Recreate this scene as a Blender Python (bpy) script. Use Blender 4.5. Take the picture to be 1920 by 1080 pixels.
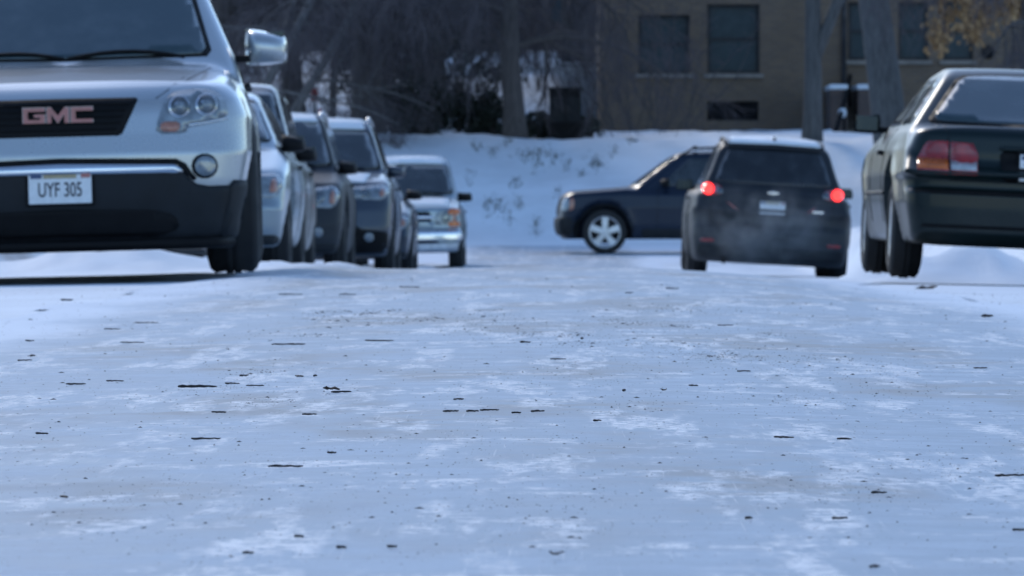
import bpy, bmesh, math, random
import numpy as np
from mathutils import Vector, Matrix, Euler
from mathutils.bvhtree import BVHTree
from mathutils.geometry import delaunay_2d_cdt

S = bpy.context.scene
COL = S.collection
R = math.radians
for o in list(bpy.data.objects):
    bpy.data.objects.remove(o)

# ------------------------------------------------------------------ camera, sky, sun, exposure
FPX = 12400.0          # focal length in pixels of a 1920 wide frame
VX, VY = 1030.0, 378.0 # where the street's direction meets the horizon in that frame
CAMZ = 0.38
cam = bpy.data.cameras.new('camera')
cam.sensor_width = 36.0
cam.lens = 36.0 * FPX / 1920.0
cam.clip_start = 0.2
cam.clip_end = 6000.0
cam.dof.use_dof = True
cam.dof.focus_distance = 11.0
cam.dof.aperture_fstop = 25.0
cam.dof.aperture_blades = 7
camo = bpy.data.objects.new('camera', cam)
COL.objects.link(camo)
camo.location = (0, 0, CAMZ)
camo.rotation_euler = Euler((R(90) - (540 - VY) / FPX, 0, (VX - 960) / FPX), 'XYZ')
S.camera = camo

SUN_EL, SUN_AZ = 31.0, -20.0     # sun ahead of the camera, a little to the left of the street
world = bpy.data.worlds.new('World')
S.world = world
world.use_nodes = True
wn = world.node_tree
wn.nodes.clear()
sky = wn.nodes.new('ShaderNodeTexSky')
sky.sky_type = 'NISHITA'
sky.sun_disc = False
sky.sun_elevation = R(SUN_EL)
sky.sun_rotation = R(SUN_AZ)
sky.air_density = 1.0
sky.dust_density = 0.4
sky.ozone_density = 4.0
bg = wn.nodes.new('ShaderNodeBackground')
bg.inputs['Strength'].default_value = 0.15
wo = wn.nodes.new('ShaderNodeOutputWorld')
wn.links.new(sky.outputs[0], bg.inputs[0])
wn.links.new(bg.outputs[0], wo.inputs[0])

sl = bpy.data.lights.new('sun', 'SUN')
sl.energy = 0.8
sl.angle = R(10)
sl.color = (1.0, 0.93, 0.84)
so = bpy.data.objects.new('sun', sl)
COL.objects.link(so)
sdir = Vector((math.sin(R(SUN_AZ)) * math.cos(R(SUN_EL)), math.cos(R(SUN_AZ)) * math.cos(R(SUN_EL)), math.sin(R(SUN_EL))))
so.rotation_euler = (-sdir).to_track_quat('-Z', 'Y').to_euler()
so.location = (0, 60, 40)

S.view_settings.view_transform = 'Standard'
S.view_settings.look = 'None'
S.view_settings.exposure = 0.63
S.view_settings.gamma = 1.0
S.render.engine = 'CYCLES'
S.cycles.use_denoising = True
S.cycles.max_bounces = 6
S.cycles.caustics_reflective = False
S.cycles.caustics_refractive = False
S.cycles.volume_step_rate = 1.0

# ------------------------------------------------------------------ small tools
rng = np.random.default_rng(7)
random.seed(7)

def at(px, py, D):
    """a place at distance D metres that the photograph shows at px, py"""
    return Vector(((px - VX) / FPX * D, D, CAMZ + (VY - py) / FPX * D))

def tag(o, label=None, cat=None, group=None, kind=None):
    if label: o['label'] = label
    if cat: o['category'] = cat
    if group: o['group'] = group
    if kind: o['kind'] = kind
    return o

def empty(name, loc=(0, 0, 0), rot=(0, 0, 0)):
    o = bpy.data.objects.new(name, None)
    o.empty_display_size = 0.2
    o.location = loc
    o.rotation_euler = rot
    COL.objects.link(o)
    return o

def mesh_obj(name, verts, faces, mat, parent=None, smooth=True):
    me = bpy.data.meshes.new(name)
    me.from_pydata([tuple(v) for v in verts], [], faces)
    if smooth:
        me.polygons.foreach_set('use_smooth', [True] * len(me.polygons))
    me.update()
    if mat: me.materials.append(mat)
    o = bpy.data.objects.new(name, me)
    COL.objects.link(o)
    if parent: o.parent = parent
    return o

def link_copy(src, parent=None):
    c = src.copy()
    COL.objects.link(c)
    c.parent = parent
    return c

class MB:
    """collects simple solids into one mesh"""
    def __init__(self):
        self.v, self.f = [], []
    def add(self, vs, fs):
        b = len(self.v)
        self.v += [tuple(p) for p in vs]
        self.f += [tuple(i + b for i in f) for f in fs]
    def box(self, c, s, rot=None):
        hx, hy, hz = s[0] / 2, s[1] / 2, s[2] / 2
        vs = [Vector((x, y, z)) for x in (-hx, hx) for y in (-hy, hy) for z in (-hz, hz)]
        if rot is not None:
            m = Euler(rot, 'XYZ').to_matrix()
            vs = [m @ v for v in vs]
        c = Vector(c)
        self.add([v + c for v in vs], [(0, 1, 3, 2), (4, 6, 7, 5), (0, 4, 5, 1), (2, 3, 7, 6), (0, 2, 6, 4), (1, 5, 7, 3)])
    def bbox(self, c, s, b):
        """box with chamfered edges"""
        bm = bmesh.new()
        bmesh.ops.create_cube(bm, size=1.0)
        for v in bm.verts:
            v.co = Vector((v.co.x * s[0], v.co.y * s[1], v.co.z * s[2]))
        bmesh.ops.bevel(bm, geom=list(bm.edges), offset=b, segments=2, profile=0.5, affect='EDGES')
        bm.verts.index_update()
        c = Vector(c)
        self.add([v.co + c for v in bm.verts], [[v.index for v in f.verts] for f in bm.faces])
        bm.free()
    def tube(self, pts, rads, n=6, cap=True):
        pts = [Vector(p) for p in pts]
        rings = []
        up = Vector((0.13, 0.21, 1)).normalized()
        for i, p in enumerate(pts):
            d = (pts[min(i + 1, len(pts) - 1)] - pts[max(i - 1, 0)])
            if d.length < 1e-9: d = Vector((0, 0, 1))
            d.normalize()
            a = d.cross(up)
            if a.length < 1e-3: a = d.cross(Vector((1, 0, 0)))
            a.normalize()
            b = d.cross(a)
            r = rads[i] if hasattr(rads, '__len__') else rads
            rings.append([p + a * (r * math.cos(2 * math.pi * k / n)) + b * (r * math.sin(2 * math.pi * k / n)) for k in range(n)])
        vs = [v for rg in rings for v in rg]
        fs = []
        for i in range(len(pts) - 1):
            for k in range(n):
                fs.append((i * n + k, i * n + (k + 1) % n, (i + 1) * n + (k + 1) % n, (i + 1) * n + k))
        if cap:
            fs.append(tuple(reversed(range(n))))
            fs.append(tuple((len(pts) - 1) * n + k for k in range(n)))
        self.add(vs, fs)
    def lathe(self, prof, n=32, axis='x', close=False):
        """prof: list of (r, a) turned about the x axis"""
        vs, fs = [], []
        m = len(prof)
        for k in range(n):
            t = 2 * math.pi * k / n
            for (r, a) in prof:
                vs.append((a, r * math.cos(t), r * math.sin(t)))
        for k in range(n):
            for j in range(m if close else m - 1):
                j2 = (j + 1) % m
                fs.append((k * m + j, k * m + j2, ((k + 1) % n) * m + j2, ((k + 1) % n) * m + j))
        self.add(vs, fs)
    def build(self, name, mat, parent=None, smooth=False):
        return mesh_obj(name, self.v, self.f, mat, parent, smooth)

# ------------------------------------------------------------------ value noise for shapes
def _hash(ix, iy, seed):
    h = (ix.astype(np.int64) * 374761393 + iy.astype(np.int64) * 668265263 + seed * 974711) & 0x7fffffff
    h = ((h ^ (h >> 13)) * 1274126177) & 0x7fffffff
    h = h ^ (h >> 16)
    return (h & 0xffff) / 65535.0
def vnoise(x, y, seed=0):
    ix, iy = np.floor(x), np.floor(y)
    fx, fy = x - ix, y - iy
    fx = fx * fx * (3 - 2 * fx); fy = fy * fy * (3 - 2 * fy)
    a, b = _hash(ix, iy, seed), _hash(ix + 1, iy, seed)
    c, d = _hash(ix, iy + 1, seed), _hash(ix + 1, iy + 1, seed)
    return (a * (1 - fx) + b * fx) * (1 - fy) + (c * (1 - fx) + d * fx) * fy - 0.5
def fbm(x, y, seed=0, oct=3):
    s, a = 0, 1.0
    for k in range(oct):
        s = s + a * vnoise(x, y, seed + k)
        x, y, a = x * 2.03, y * 2.03, a * 0.5
    return s
def sstep(a, b, x):
    t = np.clip((x - a) / (b - a), 0, 1)
    return t * t * (3 - 2 * t)

# ------------------------------------------------------------------ materials
def nodes_of(name):
    m = bpy.data.materials.new(name)
    m.use_nodes = True
    nt = m.node_tree
    return m, nt, nt.nodes['Principled BSDF']
def N(nt, t, **kw):
    n = nt.nodes.new(t)
    for k, v in kw.items():
        setattr(n, k, v)
    return n
def noise(nt, scale, detail=4, rough=0.55, vec=None, sx=None):
    t = N(nt, 'ShaderNodeTexNoise')
    t.inputs['Scale'].default_value = scale
    t.inputs['Detail'].default_value = detail
    t.inputs['Roughness'].default_value = rough
    if sx is not None:
        mp = N(nt, 'ShaderNodeMapping')
        mp.inputs['Scale'].default_value = sx
        nt.links.new(vec, mp.inputs['Vector'])
        vec = mp.outputs[0]
    if vec is not None:
        nt.links.new(vec, t.inputs['Vector'])
    return t.outputs['Fac']
def ramp(nt, src, a, b, va=0.0, vb=1.0):
    r = N(nt, 'ShaderNodeMapRange')
    r.interpolation_type = 'SMOOTHSTEP'
    for k, v in (('From Min', a), ('From Max', b), ('To Min', va), ('To Max', vb)):
        r.inputs[k].default_value = v
    nt.links.new(src, r.inputs['Value'])
    return r.outputs[0]
def mix(nt, fac, a, b):
    m = N(nt, 'ShaderNodeMix', data_type='RGBA')
    if isinstance(fac, float): m.inputs[0].default_value = fac
    else: nt.links.new(fac, m.inputs[0])
    for i, c in ((6, a), (7, b)):
        if isinstance(c, tuple): m.inputs[i].default_value = (*c, 1)
        else: nt.links.new(c, m.inputs[i])
    return m.outputs[2]
def math_(nt, op, a, b):
    m = N(nt, 'ShaderNodeMath', operation=op)
    for i, c in ((0, a), (1, b)):
        if isinstance(c, (int, float)): m.inputs[i].default_value = c
        else: nt.links.new(c, m.inputs[i])
    return m.outputs[0]
def bump(nt, bs, h, dist, strength=1.0):
    b = N(nt, 'ShaderNodeBump')
    b.inputs['Distance'].default_value = dist
    b.inputs['Strength'].default_value = strength
    nt.links.new(h, b.inputs['Height'])
    nt.links.new(b.outputs[0], bs.inputs['Normal'])
def pos(nt):
    return N(nt, 'ShaderNodeNewGeometry').outputs['Position']
def objco(nt):
    return N(nt, 'ShaderNodeTexCoord').outputs['Object']

def simple(name, col, rough=0.5, metal=0.0, coat=0.0, spec=0.5, var=0.15, vs=6.0):
    m, nt, b = nodes_of(name)
    f = noise(nt, vs, 4, 0.6, objco(nt))
    lo = tuple(c * (1 - var) for c in col); hi = tuple(min(1, c * (1 + var)) for c in col)
    nt.links.new(mix(nt, ramp(nt, f, 0.3, 0.7), lo, hi), b.inputs['Base Color'])
    nt.links.new(ramp(nt, f, 0.3, 0.7, rough * 0.85, min(1, rough * 1.15)), b.inputs['Roughness'])
    b.inputs['Metallic'].default_value = metal
    b.inputs['Coat Weight'].default_value = coat
    b.inputs['Coat Roughness'].default_value = 0.08
    b.inputs['Specular IOR Level'].default_value = spec
    return m

def paint(name, col, metal=0.6, rough=0.35, dirt=0.5, dirtcol=(0.30, 0.29, 0.28), coat=0.6):
    """car paint with a film of road salt that is thicker low down"""
    m, nt, b = nodes_of(name)
    oc = objco(nt)
    sep = N(nt, 'ShaderNodeSeparateXYZ'); nt.links.new(oc, sep.inputs[0])
    n1 = noise(nt, 3.0, 5, 0.65, oc)
    n2 = noise(nt, 40.0, 3, 0.7, oc)
    low = ramp(nt, sep.outputs['Z'], 0.15, 1.0, 1.0, 0.12)
    d = math_(nt, 'MULTIPLY', low, ramp(nt, n1, 0.25, 0.75, 0.35, 1.0))
    d = math_(nt, 'MULTIPLY', d, ramp(nt, n2, 0.2, 0.8, 0.6, 1.0))
    d = math_(nt, 'MULTIPLY', d, dirt)
    nt.links.new(mix(nt, d, col, dirtcol), b.inputs['Base Color'])
    nt.links.new(math_(nt, 'SUBTRACT', metal, math_(nt, 'MULTIPLY', d, metal)), b.inputs['Metallic'])
    nt.links.new(ramp(nt, d, 0, 1, rough, 0.85), b.inputs['Roughness'])
    nt.links.new(ramp(nt, d, 0, 0.8, coat, 0.0), b.inputs['Coat Weight'])
    b.inputs['Coat Roughness'].default_value = 0.06
    b.inputs['Specular IOR Level'].default_value = 0.5 if coat > 0.3 else 0.28
    return m

def glass(name, col=(0.012, 0.018, 0.022), rough=0.06, haze=0.10):
    """dark tinted car glass with a faint film of dried salt"""
    m, nt, b = nodes_of(name)
    oc = objco(nt)
    f = ramp(nt, noise(nt, 5, 5, 0.6, oc), 0.35, 0.8, 0.0, haze)
    nt.links.new(mix(nt, f, col, (0.30, 0.33, 0.36)), b.inputs['Base Color'])
    nt.links.new(ramp(nt, f, 0, haze + 0.001, rough, rough + 0.12), b.inputs['Roughness'])
    b.inputs['IOR'].default_value = 1.52
    b.inputs['Coat Weight'].default_value = 0.4
    return m

def emit(name, col, strength):
    m, nt, b = nodes_of(name)
    f = ramp(nt, noise(nt, 14, 2, 0.5, objco(nt)), 0.2, 0.8, strength * 0.75, strength)
    b.inputs['Base Color'].default_value = (*col, 1)
    b.inputs['Emission Color'].default_value = (*col, 1)
    nt.links.new(f, b.inputs['Emission Strength'])
    b.inputs['Roughness'].default_value = 0.2
    return m

def make_ice():
    m, nt, b = nodes_of('packed_ice')
    p = pos(nt)
    broad = noise(nt, 1.0, 4, 0.6, p, sx=(1.3, 0.35, 1))
    tracks = noise(nt, 1.0, 4, 0.60, p, sx=(5.5, 0.55, 1))
    tracks2 = noise(nt, 1.0, 4, 0.65, p, sx=(17, 2.6, 1))
    cross = noise(nt, 1.0, 4, 0.65, p, sx=(2.4, 2.6, 1))
    fine = noise(nt, 46, 5, 0.75, p)
    mid = noise(nt, 5.0, 5, 0.68, p)
    grain = noise(nt, 150, 3, 0.65, p)
    ice = mix(nt, ramp(nt, mid, 0.35, 0.65), (0.33, 0.41, 0.49), (0.47, 0.555, 0.635))
    # thin dirty film
    dirt = math_(nt, 'MULTIPLY', ramp(nt, broad, 0.45, 0.62), ramp(nt, mid, 0.36, 0.56))
    c = mix(nt, math_(nt, 'MULTIPLY', dirt, 0.75), ice, (0.33, 0.325, 0.315))
    c = mix(nt, ramp(nt, tracks2, 0.56, 0.74, 0.0, 0.35), c, (0.33, 0.38, 0.45))
    # scraped frost and packed snow patches
    fr = math_(nt, 'MULTIPLY', ramp(nt, tracks, 0.51, 0.60), ramp(nt, tracks2, 0.40, 0.54))
    fr2 = math_(nt, 'MULTIPLY', ramp(nt, cross, 0.53, 0.63), ramp(nt, tracks2, 0.42, 0.58))
    fr = math_(nt, 'MAXIMUM', fr, fr2)
    scr = math_(nt, 'MULTIPLY', ramp(nt, noise(nt, 1.0, 3, 0.5, p, sx=(170, 2.2, 1)), 0.64, 0.72), ramp(nt, tracks, 0.40, 0.55))
    fr = math_(nt, 'MAXIMUM', math_(nt, 'MULTIPLY', fr, ramp(nt, fine, 0.43, 0.52)), math_(nt, 'MULTIPLY', scr, 0.4))
    c = mix(nt, math_(nt, 'MULTIPLY', fr, 0.92), c, (0.90, 0.90, 0.905))
    c = mix(nt, ramp(nt, grain, 0.56, 0.72, 0, 0.55), c, (0.27, 0.29, 0.32))
    # loose snow creeps in from both edges of the driven lane
    sp = N(nt, 'ShaderNodeSeparateXYZ'); nt.links.new(p, sp.inputs[0])
    ax = math_(nt, 'ABSOLUTE', sp.outputs['X'], 0.0)
    ed = math_(nt, 'ADD', ax, math_(nt, 'MULTIPLY', math_(nt, 'SUBTRACT', broad, 0.5), 1.1))
    c = mix(nt, ramp(nt, ed, 1.15, 1.65), c, (0.74, 0.80, 0.87))
    nt.links.new(c, b.inputs['Base Color'])
    nt.links.new(ramp(nt, mid, 0.3, 0.7, 0.50, 0.75), b.inputs['Roughness'])
    b.inputs['IOR'].default_value = 1.31
    b.inputs['Specular IOR Level'].default_value = 0.22
    h = math_(nt, 'ADD', math_(nt, 'MULTIPLY', fine, 0.5), math_(nt, 'MULTIPLY', grain, 0.25))
    h = math_(nt, 'ADD', h, math_(nt, 'MULTIPLY', fr, 0.6))
    bump(nt, b, h, 0.004, 0.5)
    return m
def make_snow(name='snow', col=(0.80, 0.85, 0.90), dirty=0.15):
    m, nt, b = nodes_of(name)
    p = pos(nt)
    a = noise(nt, 0.8, 5, 0.6, p); f = noise(nt, 14, 4, 0.7, p)
    lo = tuple(c * 0.86 for c in col)
    c = mix(nt, ramp(nt, a, 0.3, 0.7), lo, col)
    c = mix(nt, math_(nt, 'MULTIPLY', ramp(nt, f, 0.6, 0.8), dirty), c, (0.22, 0.21, 0.19))
    nt.links.new(c, b.inputs['Base Color'])
    b.inputs['Roughness'].default_value = 0.75
    b.inputs['Subsurface Weight'].default_value = 0.0
    bump(nt, b, math_(nt, 'ADD', a, math_(nt, 'MULTIPLY', f, 0.3)), 0.05, 0.5)
    return m
def make_asphalt():
    m, nt, b = nodes_of('bare_asphalt')
    p = pos(nt)
    f = noise(nt, 60, 4, 0.7, p); a = noise(nt, 2.2, 4, 0.6, p)
    c = mix(nt, ramp(nt, f, 0.3, 0.7), (0.08, 0.08, 0.08), (0.17, 0.165, 0.155))
    c = mix(nt, ramp(nt, a, 0.45, 0.60, 0, 0.7), c, (0.45, 0.46, 0.48))
    nt.links.new(c, b.inputs['Base Color'])
    b.inputs['Roughness'].default_value = 0.7
    bump(nt, b, f, 0.006, 0.7)
    return m
def make_brick(name, c1, c2, mortar):
    m, nt, b = nodes_of(name)
    oc = objco(nt)
    br = N(nt, 'ShaderNodeTexBrick')
    mp = N(nt, 'ShaderNodeMapping'); mp.inputs['Rotation'].default_value = (R(90), 0, 0)
    nt.links.new(oc, mp.inputs['Vector']); nt.links.new(mp.outputs[0], br.inputs['Vector'])
    br.inputs['Scale'].default_value = 1.0
    br.inputs['Brick Width'].default_value = 0.215
    br.inputs['Row Height'].default_value = 0.075
    br.inputs['Mortar Size'].default_value = 0.008
    br.inputs['Color1'].default_value = (*c1, 1); br.inputs['Color2'].default_value = (*c2, 1); br.inputs['Mortar'].default_value = (*mortar, 1)
    f = noise(nt, 0.7, 5, 0.65, oc)
    c = mix(nt, ramp(nt, f, 0.35, 0.75, 0, 0.45), br.outputs['Color'], tuple(x * 0.55 for x in c1))
    nt.links.new(c, b.inputs['Base Color'])
    b.inputs['Roughness'].default_value = 0.85
    bump(nt, b, br.outputs['Fac'], -0.01, 0.6)
    return m
def make_bark(name, c1, c2):
    m, nt, b = nodes_of(name)
    oc = objco(nt)
    f = noise(nt, 5.0, 5, 0.7, oc, sx=(4, 4, 0.6))
    nt.links.new(mix(nt, ramp(nt, f, 0.3, 0.7), c1, c2), b.inputs['Base Color'])
    b.inputs['Roughness'].default_value = 0.9
    bump(nt, b, f, 0.03, 0.8)
    return m
def make_leaf(name, c1, c2):
    m, nt, b = nodes_of(name)
    f = noise(nt, 2.5, 3, 0.6, pos(nt))
    nt.links.new(mix(nt, ramp(nt, f, 0.3, 0.7), c1, c2), b.inputs['Base Color'])
    b.inputs['Roughness'].default_value = 0.7
    return m

M = {}
M['ice'] = make_ice()
M['snow'] = make_snow('snow', (0.78, 0.84, 0.90), 0.2)
M['asphalt'] = make_asphalt()
M['brick'] = make_brick('brown_brick', (0.20, 0.135, 0.085), (0.15, 0.105, 0.075), (0.17, 0.15, 0.13))
M['brick2'] = make_brick('dark_red_brick', (0.13, 0.085, 0.07), (0.10, 0.07, 0.06), (0.10, 0.09, 0.085))
M['bark'] = make_bark('brown_bark', (0.055, 0.046, 0.043), (0.11, 0.095, 0.09))
M['bark_pale'] = make_bark('pale_bark', (0.055, 0.055, 0.056), (0.125, 0.125, 0.125))
M['bark_grey'] = make_bark('grey_bark', (0.09, 0.085, 0.085), (0.18, 0.17, 0.17))
M['twig'] = simple('bare_twigs', (0.085, 0.072, 0.078), 0.9, var=0.3, vs=2)
M['hedge'] = make_leaf('evergreen_leaf', (0.010, 0.015, 0.010), (0.022, 0.030, 0.020))
M['dryleaf'] = make_leaf('dry_leaf', (0.26, 0.145, 0.06), (0.42, 0.26, 0.12))
M['black'] = simple('black_plastic', (0.007, 0.007, 0.008), 0.6, spec=0.15, var=0.25, vs=9)
M['darkplastic'] = simple('charcoal_plastic', (0.014, 0.016, 0.019), 0.6, spec=0.25, var=0.25, vs=6)
M['tyre'] = simple('tyre_rubber', (0.016, 0.016, 0.017), 0.8, var=0.35, vs=12)
M['rim'] = simple('alloy_rim', (0.55, 0.56, 0.58), 0.38, 0.75, var=0.2, vs=8)
M['steel'] = simple('dark_steel', (0.06, 0.06, 0.065), 0.5, 0.5, var=0.3, vs=5)
M['chrome'] = simple('chrome', (0.75, 0.76, 0.78), 0.16, 1.0, var=0.06, vs=5)
M['glass'] = glass('tinted_glass')
M['glass_teal'] = glass('teal_glass', (0.026, 0.050, 0.060), 0.07, 0.10)
M['glass_side'] = glass('dark_side_glass', (0.008, 0.010, 0.012), 0.08, 0.06)
M['lamp'] = simple('clear_lamp', (0.21, 0.24, 0.26), 0.18, 0.3, coat=1.0, var=0.3, vs=16)
M['lampdark'] = simple('lamp_reflector', (0.16, 0.18, 0.19), 0.2, 0.7, coat=0.5, var=0.3, vs=16)
M['amber'] = simple('amber_lens', (0.36, 0.15, 0.10), 0.25, coat=0.8, var=0.2, vs=20)
M['orange'] = simple('orange_lens', (0.60, 0.13, 0.012), 0.25, coat=0.8, var=0.2, vs=20)
M['red'] = simple('red_lens', (0.30, 0.012, 0.010), 0.22, coat=0.9, var=0.25, vs=20)
M['redlit'] = emit('lit_brake_lamp', (1.0, 0.03, 0.025), 2.6)
M['whitelens'] = simple('white_lens', (0.45, 0.47, 0.48), 0.25, coat=0.8, var=0.15, vs=20)
M['plate'] = simple('white_plate', (0.72, 0.73, 0.74), 0.45, var=0.06, vs=30)
M['plateink'] = simple('plate_ink', (0.03, 0.035, 0.05), 0.5, var=0.2, vs=30)
M['plateband'] = simple('plate_band', (0.38, 0.30, 0.18), 0.5, var=0.2, vs=18)
M['plateblue'] = simple('plate_blue', (0.05, 0.08, 0.16), 0.5, var=0.2, vs=18)
M['emblem'] = simple('red_emblem', (0.26, 0.085, 0.10), 0.35, 0.3, coat=0.6, var=0.15, vs=20)
M['emblem_rim'] = simple('emblem_edge', (0.25, 0.23, 0.25), 0.3, 0.8, var=0.15, vs=20)
M['mirrorglass'] = simple('mirror_glass', (0.05, 0.06, 0.065), 0.3, 1.0, var=0.05, vs=8)
M['whitewood'] = simple('white_wood', (0.74, 0.77, 0.80), 0.6, var=0.08, vs=4)
M['window'] = glass('house_window', (0.028, 0.048, 0.056), 0.3, 0.06)
M['window'].node_tree.nodes['Principled BSDF'].inputs['Coat Weight'].default_value = 0.0
M['window'].node_tree.nodes['Principled BSDF'].inputs['Specular IOR Level'].default_value = 0.2
M['frame'] = simple('window_frame', (0.018, 0.018, 0.02), 0.6, var=0.2, vs=5)
M['stone'] = simple('sill_stone', (0.24, 0.21, 0.18), 0.8, var=0.2, vs=5)
M['roof'] = simple('roof_shingle', (0.05, 0.048, 0.046), 0.85, var=0.3, vs=4)
M['redsign'] = simple('red_sign', (0.42, 0.02, 0.02), 0.5, var=0.15, vs=6)
M['twigwood'] = simple('wet_twig', (0.016, 0.013, 0.012), 0.75, var=0.35, vs=60)
M['leafmat'] = simple('rotted_leaf', (0.045, 0.030, 0.022), 0.85, var=0.4, vs=70)
M['grit'] = simple('dark_grit', (0.035, 0.030, 0.027), 0.9, var=0.5, vs=3)
M['grass'] = make_leaf('dead_grass', (0.05, 0.055, 0.03), (0.11, 0.10, 0.06))
M['silver'] = paint('silver_paint', (0.43, 0.46, 0.48), 0.6, 0.26, 0.45, (0.36, 0.36, 0.355))
M['silver2'] = paint('silver_blue_paint', (0.27, 0.33, 0.37), 0.65, 0.30, 0.5, (0.28, 0.28, 0.28))
M['beige'] = paint('pale_gold_paint', (0.26, 0.25, 0.235), 0.65, 0.30, 0.6, (0.28, 0.27, 0.255))
M['navy'] = paint('navy_paint', (0.008, 0.016, 0.034), 0.2, 0.35, 0.25, (0.08, 0.08, 0.085), coat=0.15)
M['greyblue'] = paint('slate_paint', (0.022, 0.034, 0.055), 0.4, 0.3, 0.3, (0.14, 0.14, 0.14), coat=0.4)
M['charcoal'] = paint('charcoal_paint', (0.018, 0.022, 0.028), 0.2, 0.5, 0.7, (0.06, 0.064, 0.07), coat=0.05)
M['green'] = paint('dark_green_paint', (0.003, 0.012, 0.013), 0.15, 0.30, 0.20, (0.08, 0.08, 0.075), coat=0.15)
M['white'] = paint('white_paint', (0.62, 0.64, 0.66), 0.1, 0.35, 0.5, (0.33, 0.33, 0.33))

# ------------------------------------------------------------------ the ground
PROF_Y = [-200, 0, 26, 32, 37.5, 42, 50, 60, 80, 98, 104, 110, 117, 119, 123, 127, 142, 170, 400, 2000]
PROF_Z = [0.03, 0.03, 0.03, 0.02, 0.012, -0.07, -0.16, -0.27, -0.48, -0.62, -0.60, -0.51, -0.44, -0.36, 0.80, 1.62, 1.85, 2.5, 4.0, 4.0]
def ground_z(x, y):
    x = np.asarray(x, float); y = np.asarray(y, float)
    x, y = np.broadcast_arrays(x, y)
    z = np.interp(y, PROF_Y, PROF_Z)
    # smooth the bends of the profile
    z = (z + np.interp(y - 1.2, PROF_Y, PROF_Z) + np.interp(y + 1.2, PROF_Y, PROF_Z)) / 3
    w_street = 1 - sstep(101, 106, y)
    z = z - w_street * 0.02 * (np.sqrt(np.minimum(np.abs(x), 4.0) ** 2 + 0.09) - 0.3)
    z = z - 0.055 * sstep(0.5, 1.9, x) * sstep(20, 36, y) * (1 - sstep(46, 60, y))
    # verges with plough ridges outside the kerbs
    side = sstep(3.75, 4.4, np.abs(x)) * w_street
    z = z + side * (0.22 + 0.28 * np.exp(-((np.abs(x) - 4.7) / 0.5) ** 2) * (1 + 1.2 * fbm(x * 0.9, y * 0.7, 3)))
    # lumps of pushed snow in the parking lanes between the cars
    lane = sstep(1.45, 1.9, np.abs(x) + 0.12 * fbm(x * 0.1, y * 0.9, 5)) * (1 - side) * w_street
    free = sstep(37.3, 38.8, y) * (x < 0) + sstep(42.2, 43.5, y) * (x > 0)
    l = np.maximum(0, 0.35 + 1.3 * fbm(x * 1.3, y * 0.8, 11, 4))
    z = z + lane * free * 0.085 * l * (1 - (x > 0) * sstep(45, 48.5, y))
    # heaps the plough left behind the two nearest cars
    z = z + 0.13 * np.exp(-((x + 2.6) / 0.5) ** 2 - ((y - 39.6) / 0.9) ** 2) * (1 + 0.8 * fbm(x * 3, y * 2, 71))
    z = z + 0.03 * np.exp(-((x + 1.55) / 0.45) ** 2) * sstep(35.5, 38.5, y) * (1 - sstep(46, 52, y)) * np.maximum(0, 0.45 + 2.0 * fbm(x * 3.4, y * 1.6, 73, 4))
    z = z + 0.19 * np.exp(-((y - 44.2) / 0.9) ** 2) * sstep(1.9, 2.25, x) * (1 - sstep(4, 5, x)) * (0.9 + 1.1 * fbm(x * 2.4, y * 1.5, 75))
    # low smooth drift along the edge of the left lane and in front of the parked car
    z = z + 0.035 * np.exp(-((x + 1.35) / 0.28) ** 2) * sstep(26, 33, y) * w_street * (0.6 + fbm(x, y * 0.5, 17))
    # everything rises behind the bank on the left
    z = z + sstep(131, 160, y) * (1 - sstep(0.1, 0.9, x)) * 1.75
    # bank surface is lumpy
    bank = sstep(118, 121, y) * (1 - sstep(140, 150, y))
    z = z + bank * 0.22 * fbm(x * 0.55, y * 0.5, 23, 4)
    # ice relief: long waves and small ripples, finer near the camera
    near = 1 - sstep(30, 60, y)
    z = z + 0.010 * fbm(x * 0.8, y * 0.45, 31, 3) * (0.5 + 0.5 * near)
    z = z + near * 0.0010 * fbm(x * 9, y * 5, 41, 3)
    return z
def gz(x, y):
    return float(ground_z(np.array([x]), np.array([y]))[0])
def ground_at(px, py):
    """the road point that the photograph shows at px, py (for things lying on the ground)"""
    D0 = FPX * CAMZ / (py - VY)
    for _ in range(40):
        x = (px - VX) / FPX * D0
        D1 = FPX * (CAMZ - gz(x, D0)) / (py - VY)
        D0 = 0.5 * D0 + 0.5 * D1
    return Vector(((px - VX) / FPX * D0, D0, gz((px - VX) / FPX * D0, D0)))

xs = np.concatenate([[-900, -400, -200, -110, -70, -50, -40], np.arange(-32, -6, 0.8), np.arange(-6, 6.001, 0.06), np.arange(6.8, 33, 0.8), [40, 50, 70, 110, 200, 400, 900]])
ys = [-300, -120, -50, -20, -8, 0, 2.5]
y = 4.0
while y < 62: ys.append(y); y += max(0.02, y * 0.0055)
while y < 172: ys.append(y); y += 0.5
ys += [176, 182, 190, 205, 230, 280, 400, 700, 1500, 3000]
ys = np.array(ys)
X, Y = np.meshgrid(xs, ys)
Z = ground_z(X, Y)
import bisect
_xl, _yl = xs.tolist(), ys.tolist()
def gz(x, y):
    i = min(max(bisect.bisect_right(_xl, x) - 1, 0), len(_xl) - 2); j = min(max(bisect.bisect_right(_yl, y) - 1, 0), len(_yl) - 2)
    u = (x - _xl[i]) / (_xl[i + 1] - _xl[i]); v = (y - _yl[j]) / (_yl[j + 1] - _yl[j])
    return float((Z[j, i] * (1 - u) + Z[j, i + 1] * u) * (1 - v) + (Z[j + 1, i] * (1 - u) + Z[j + 1, i + 1] * u) * v)
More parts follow.
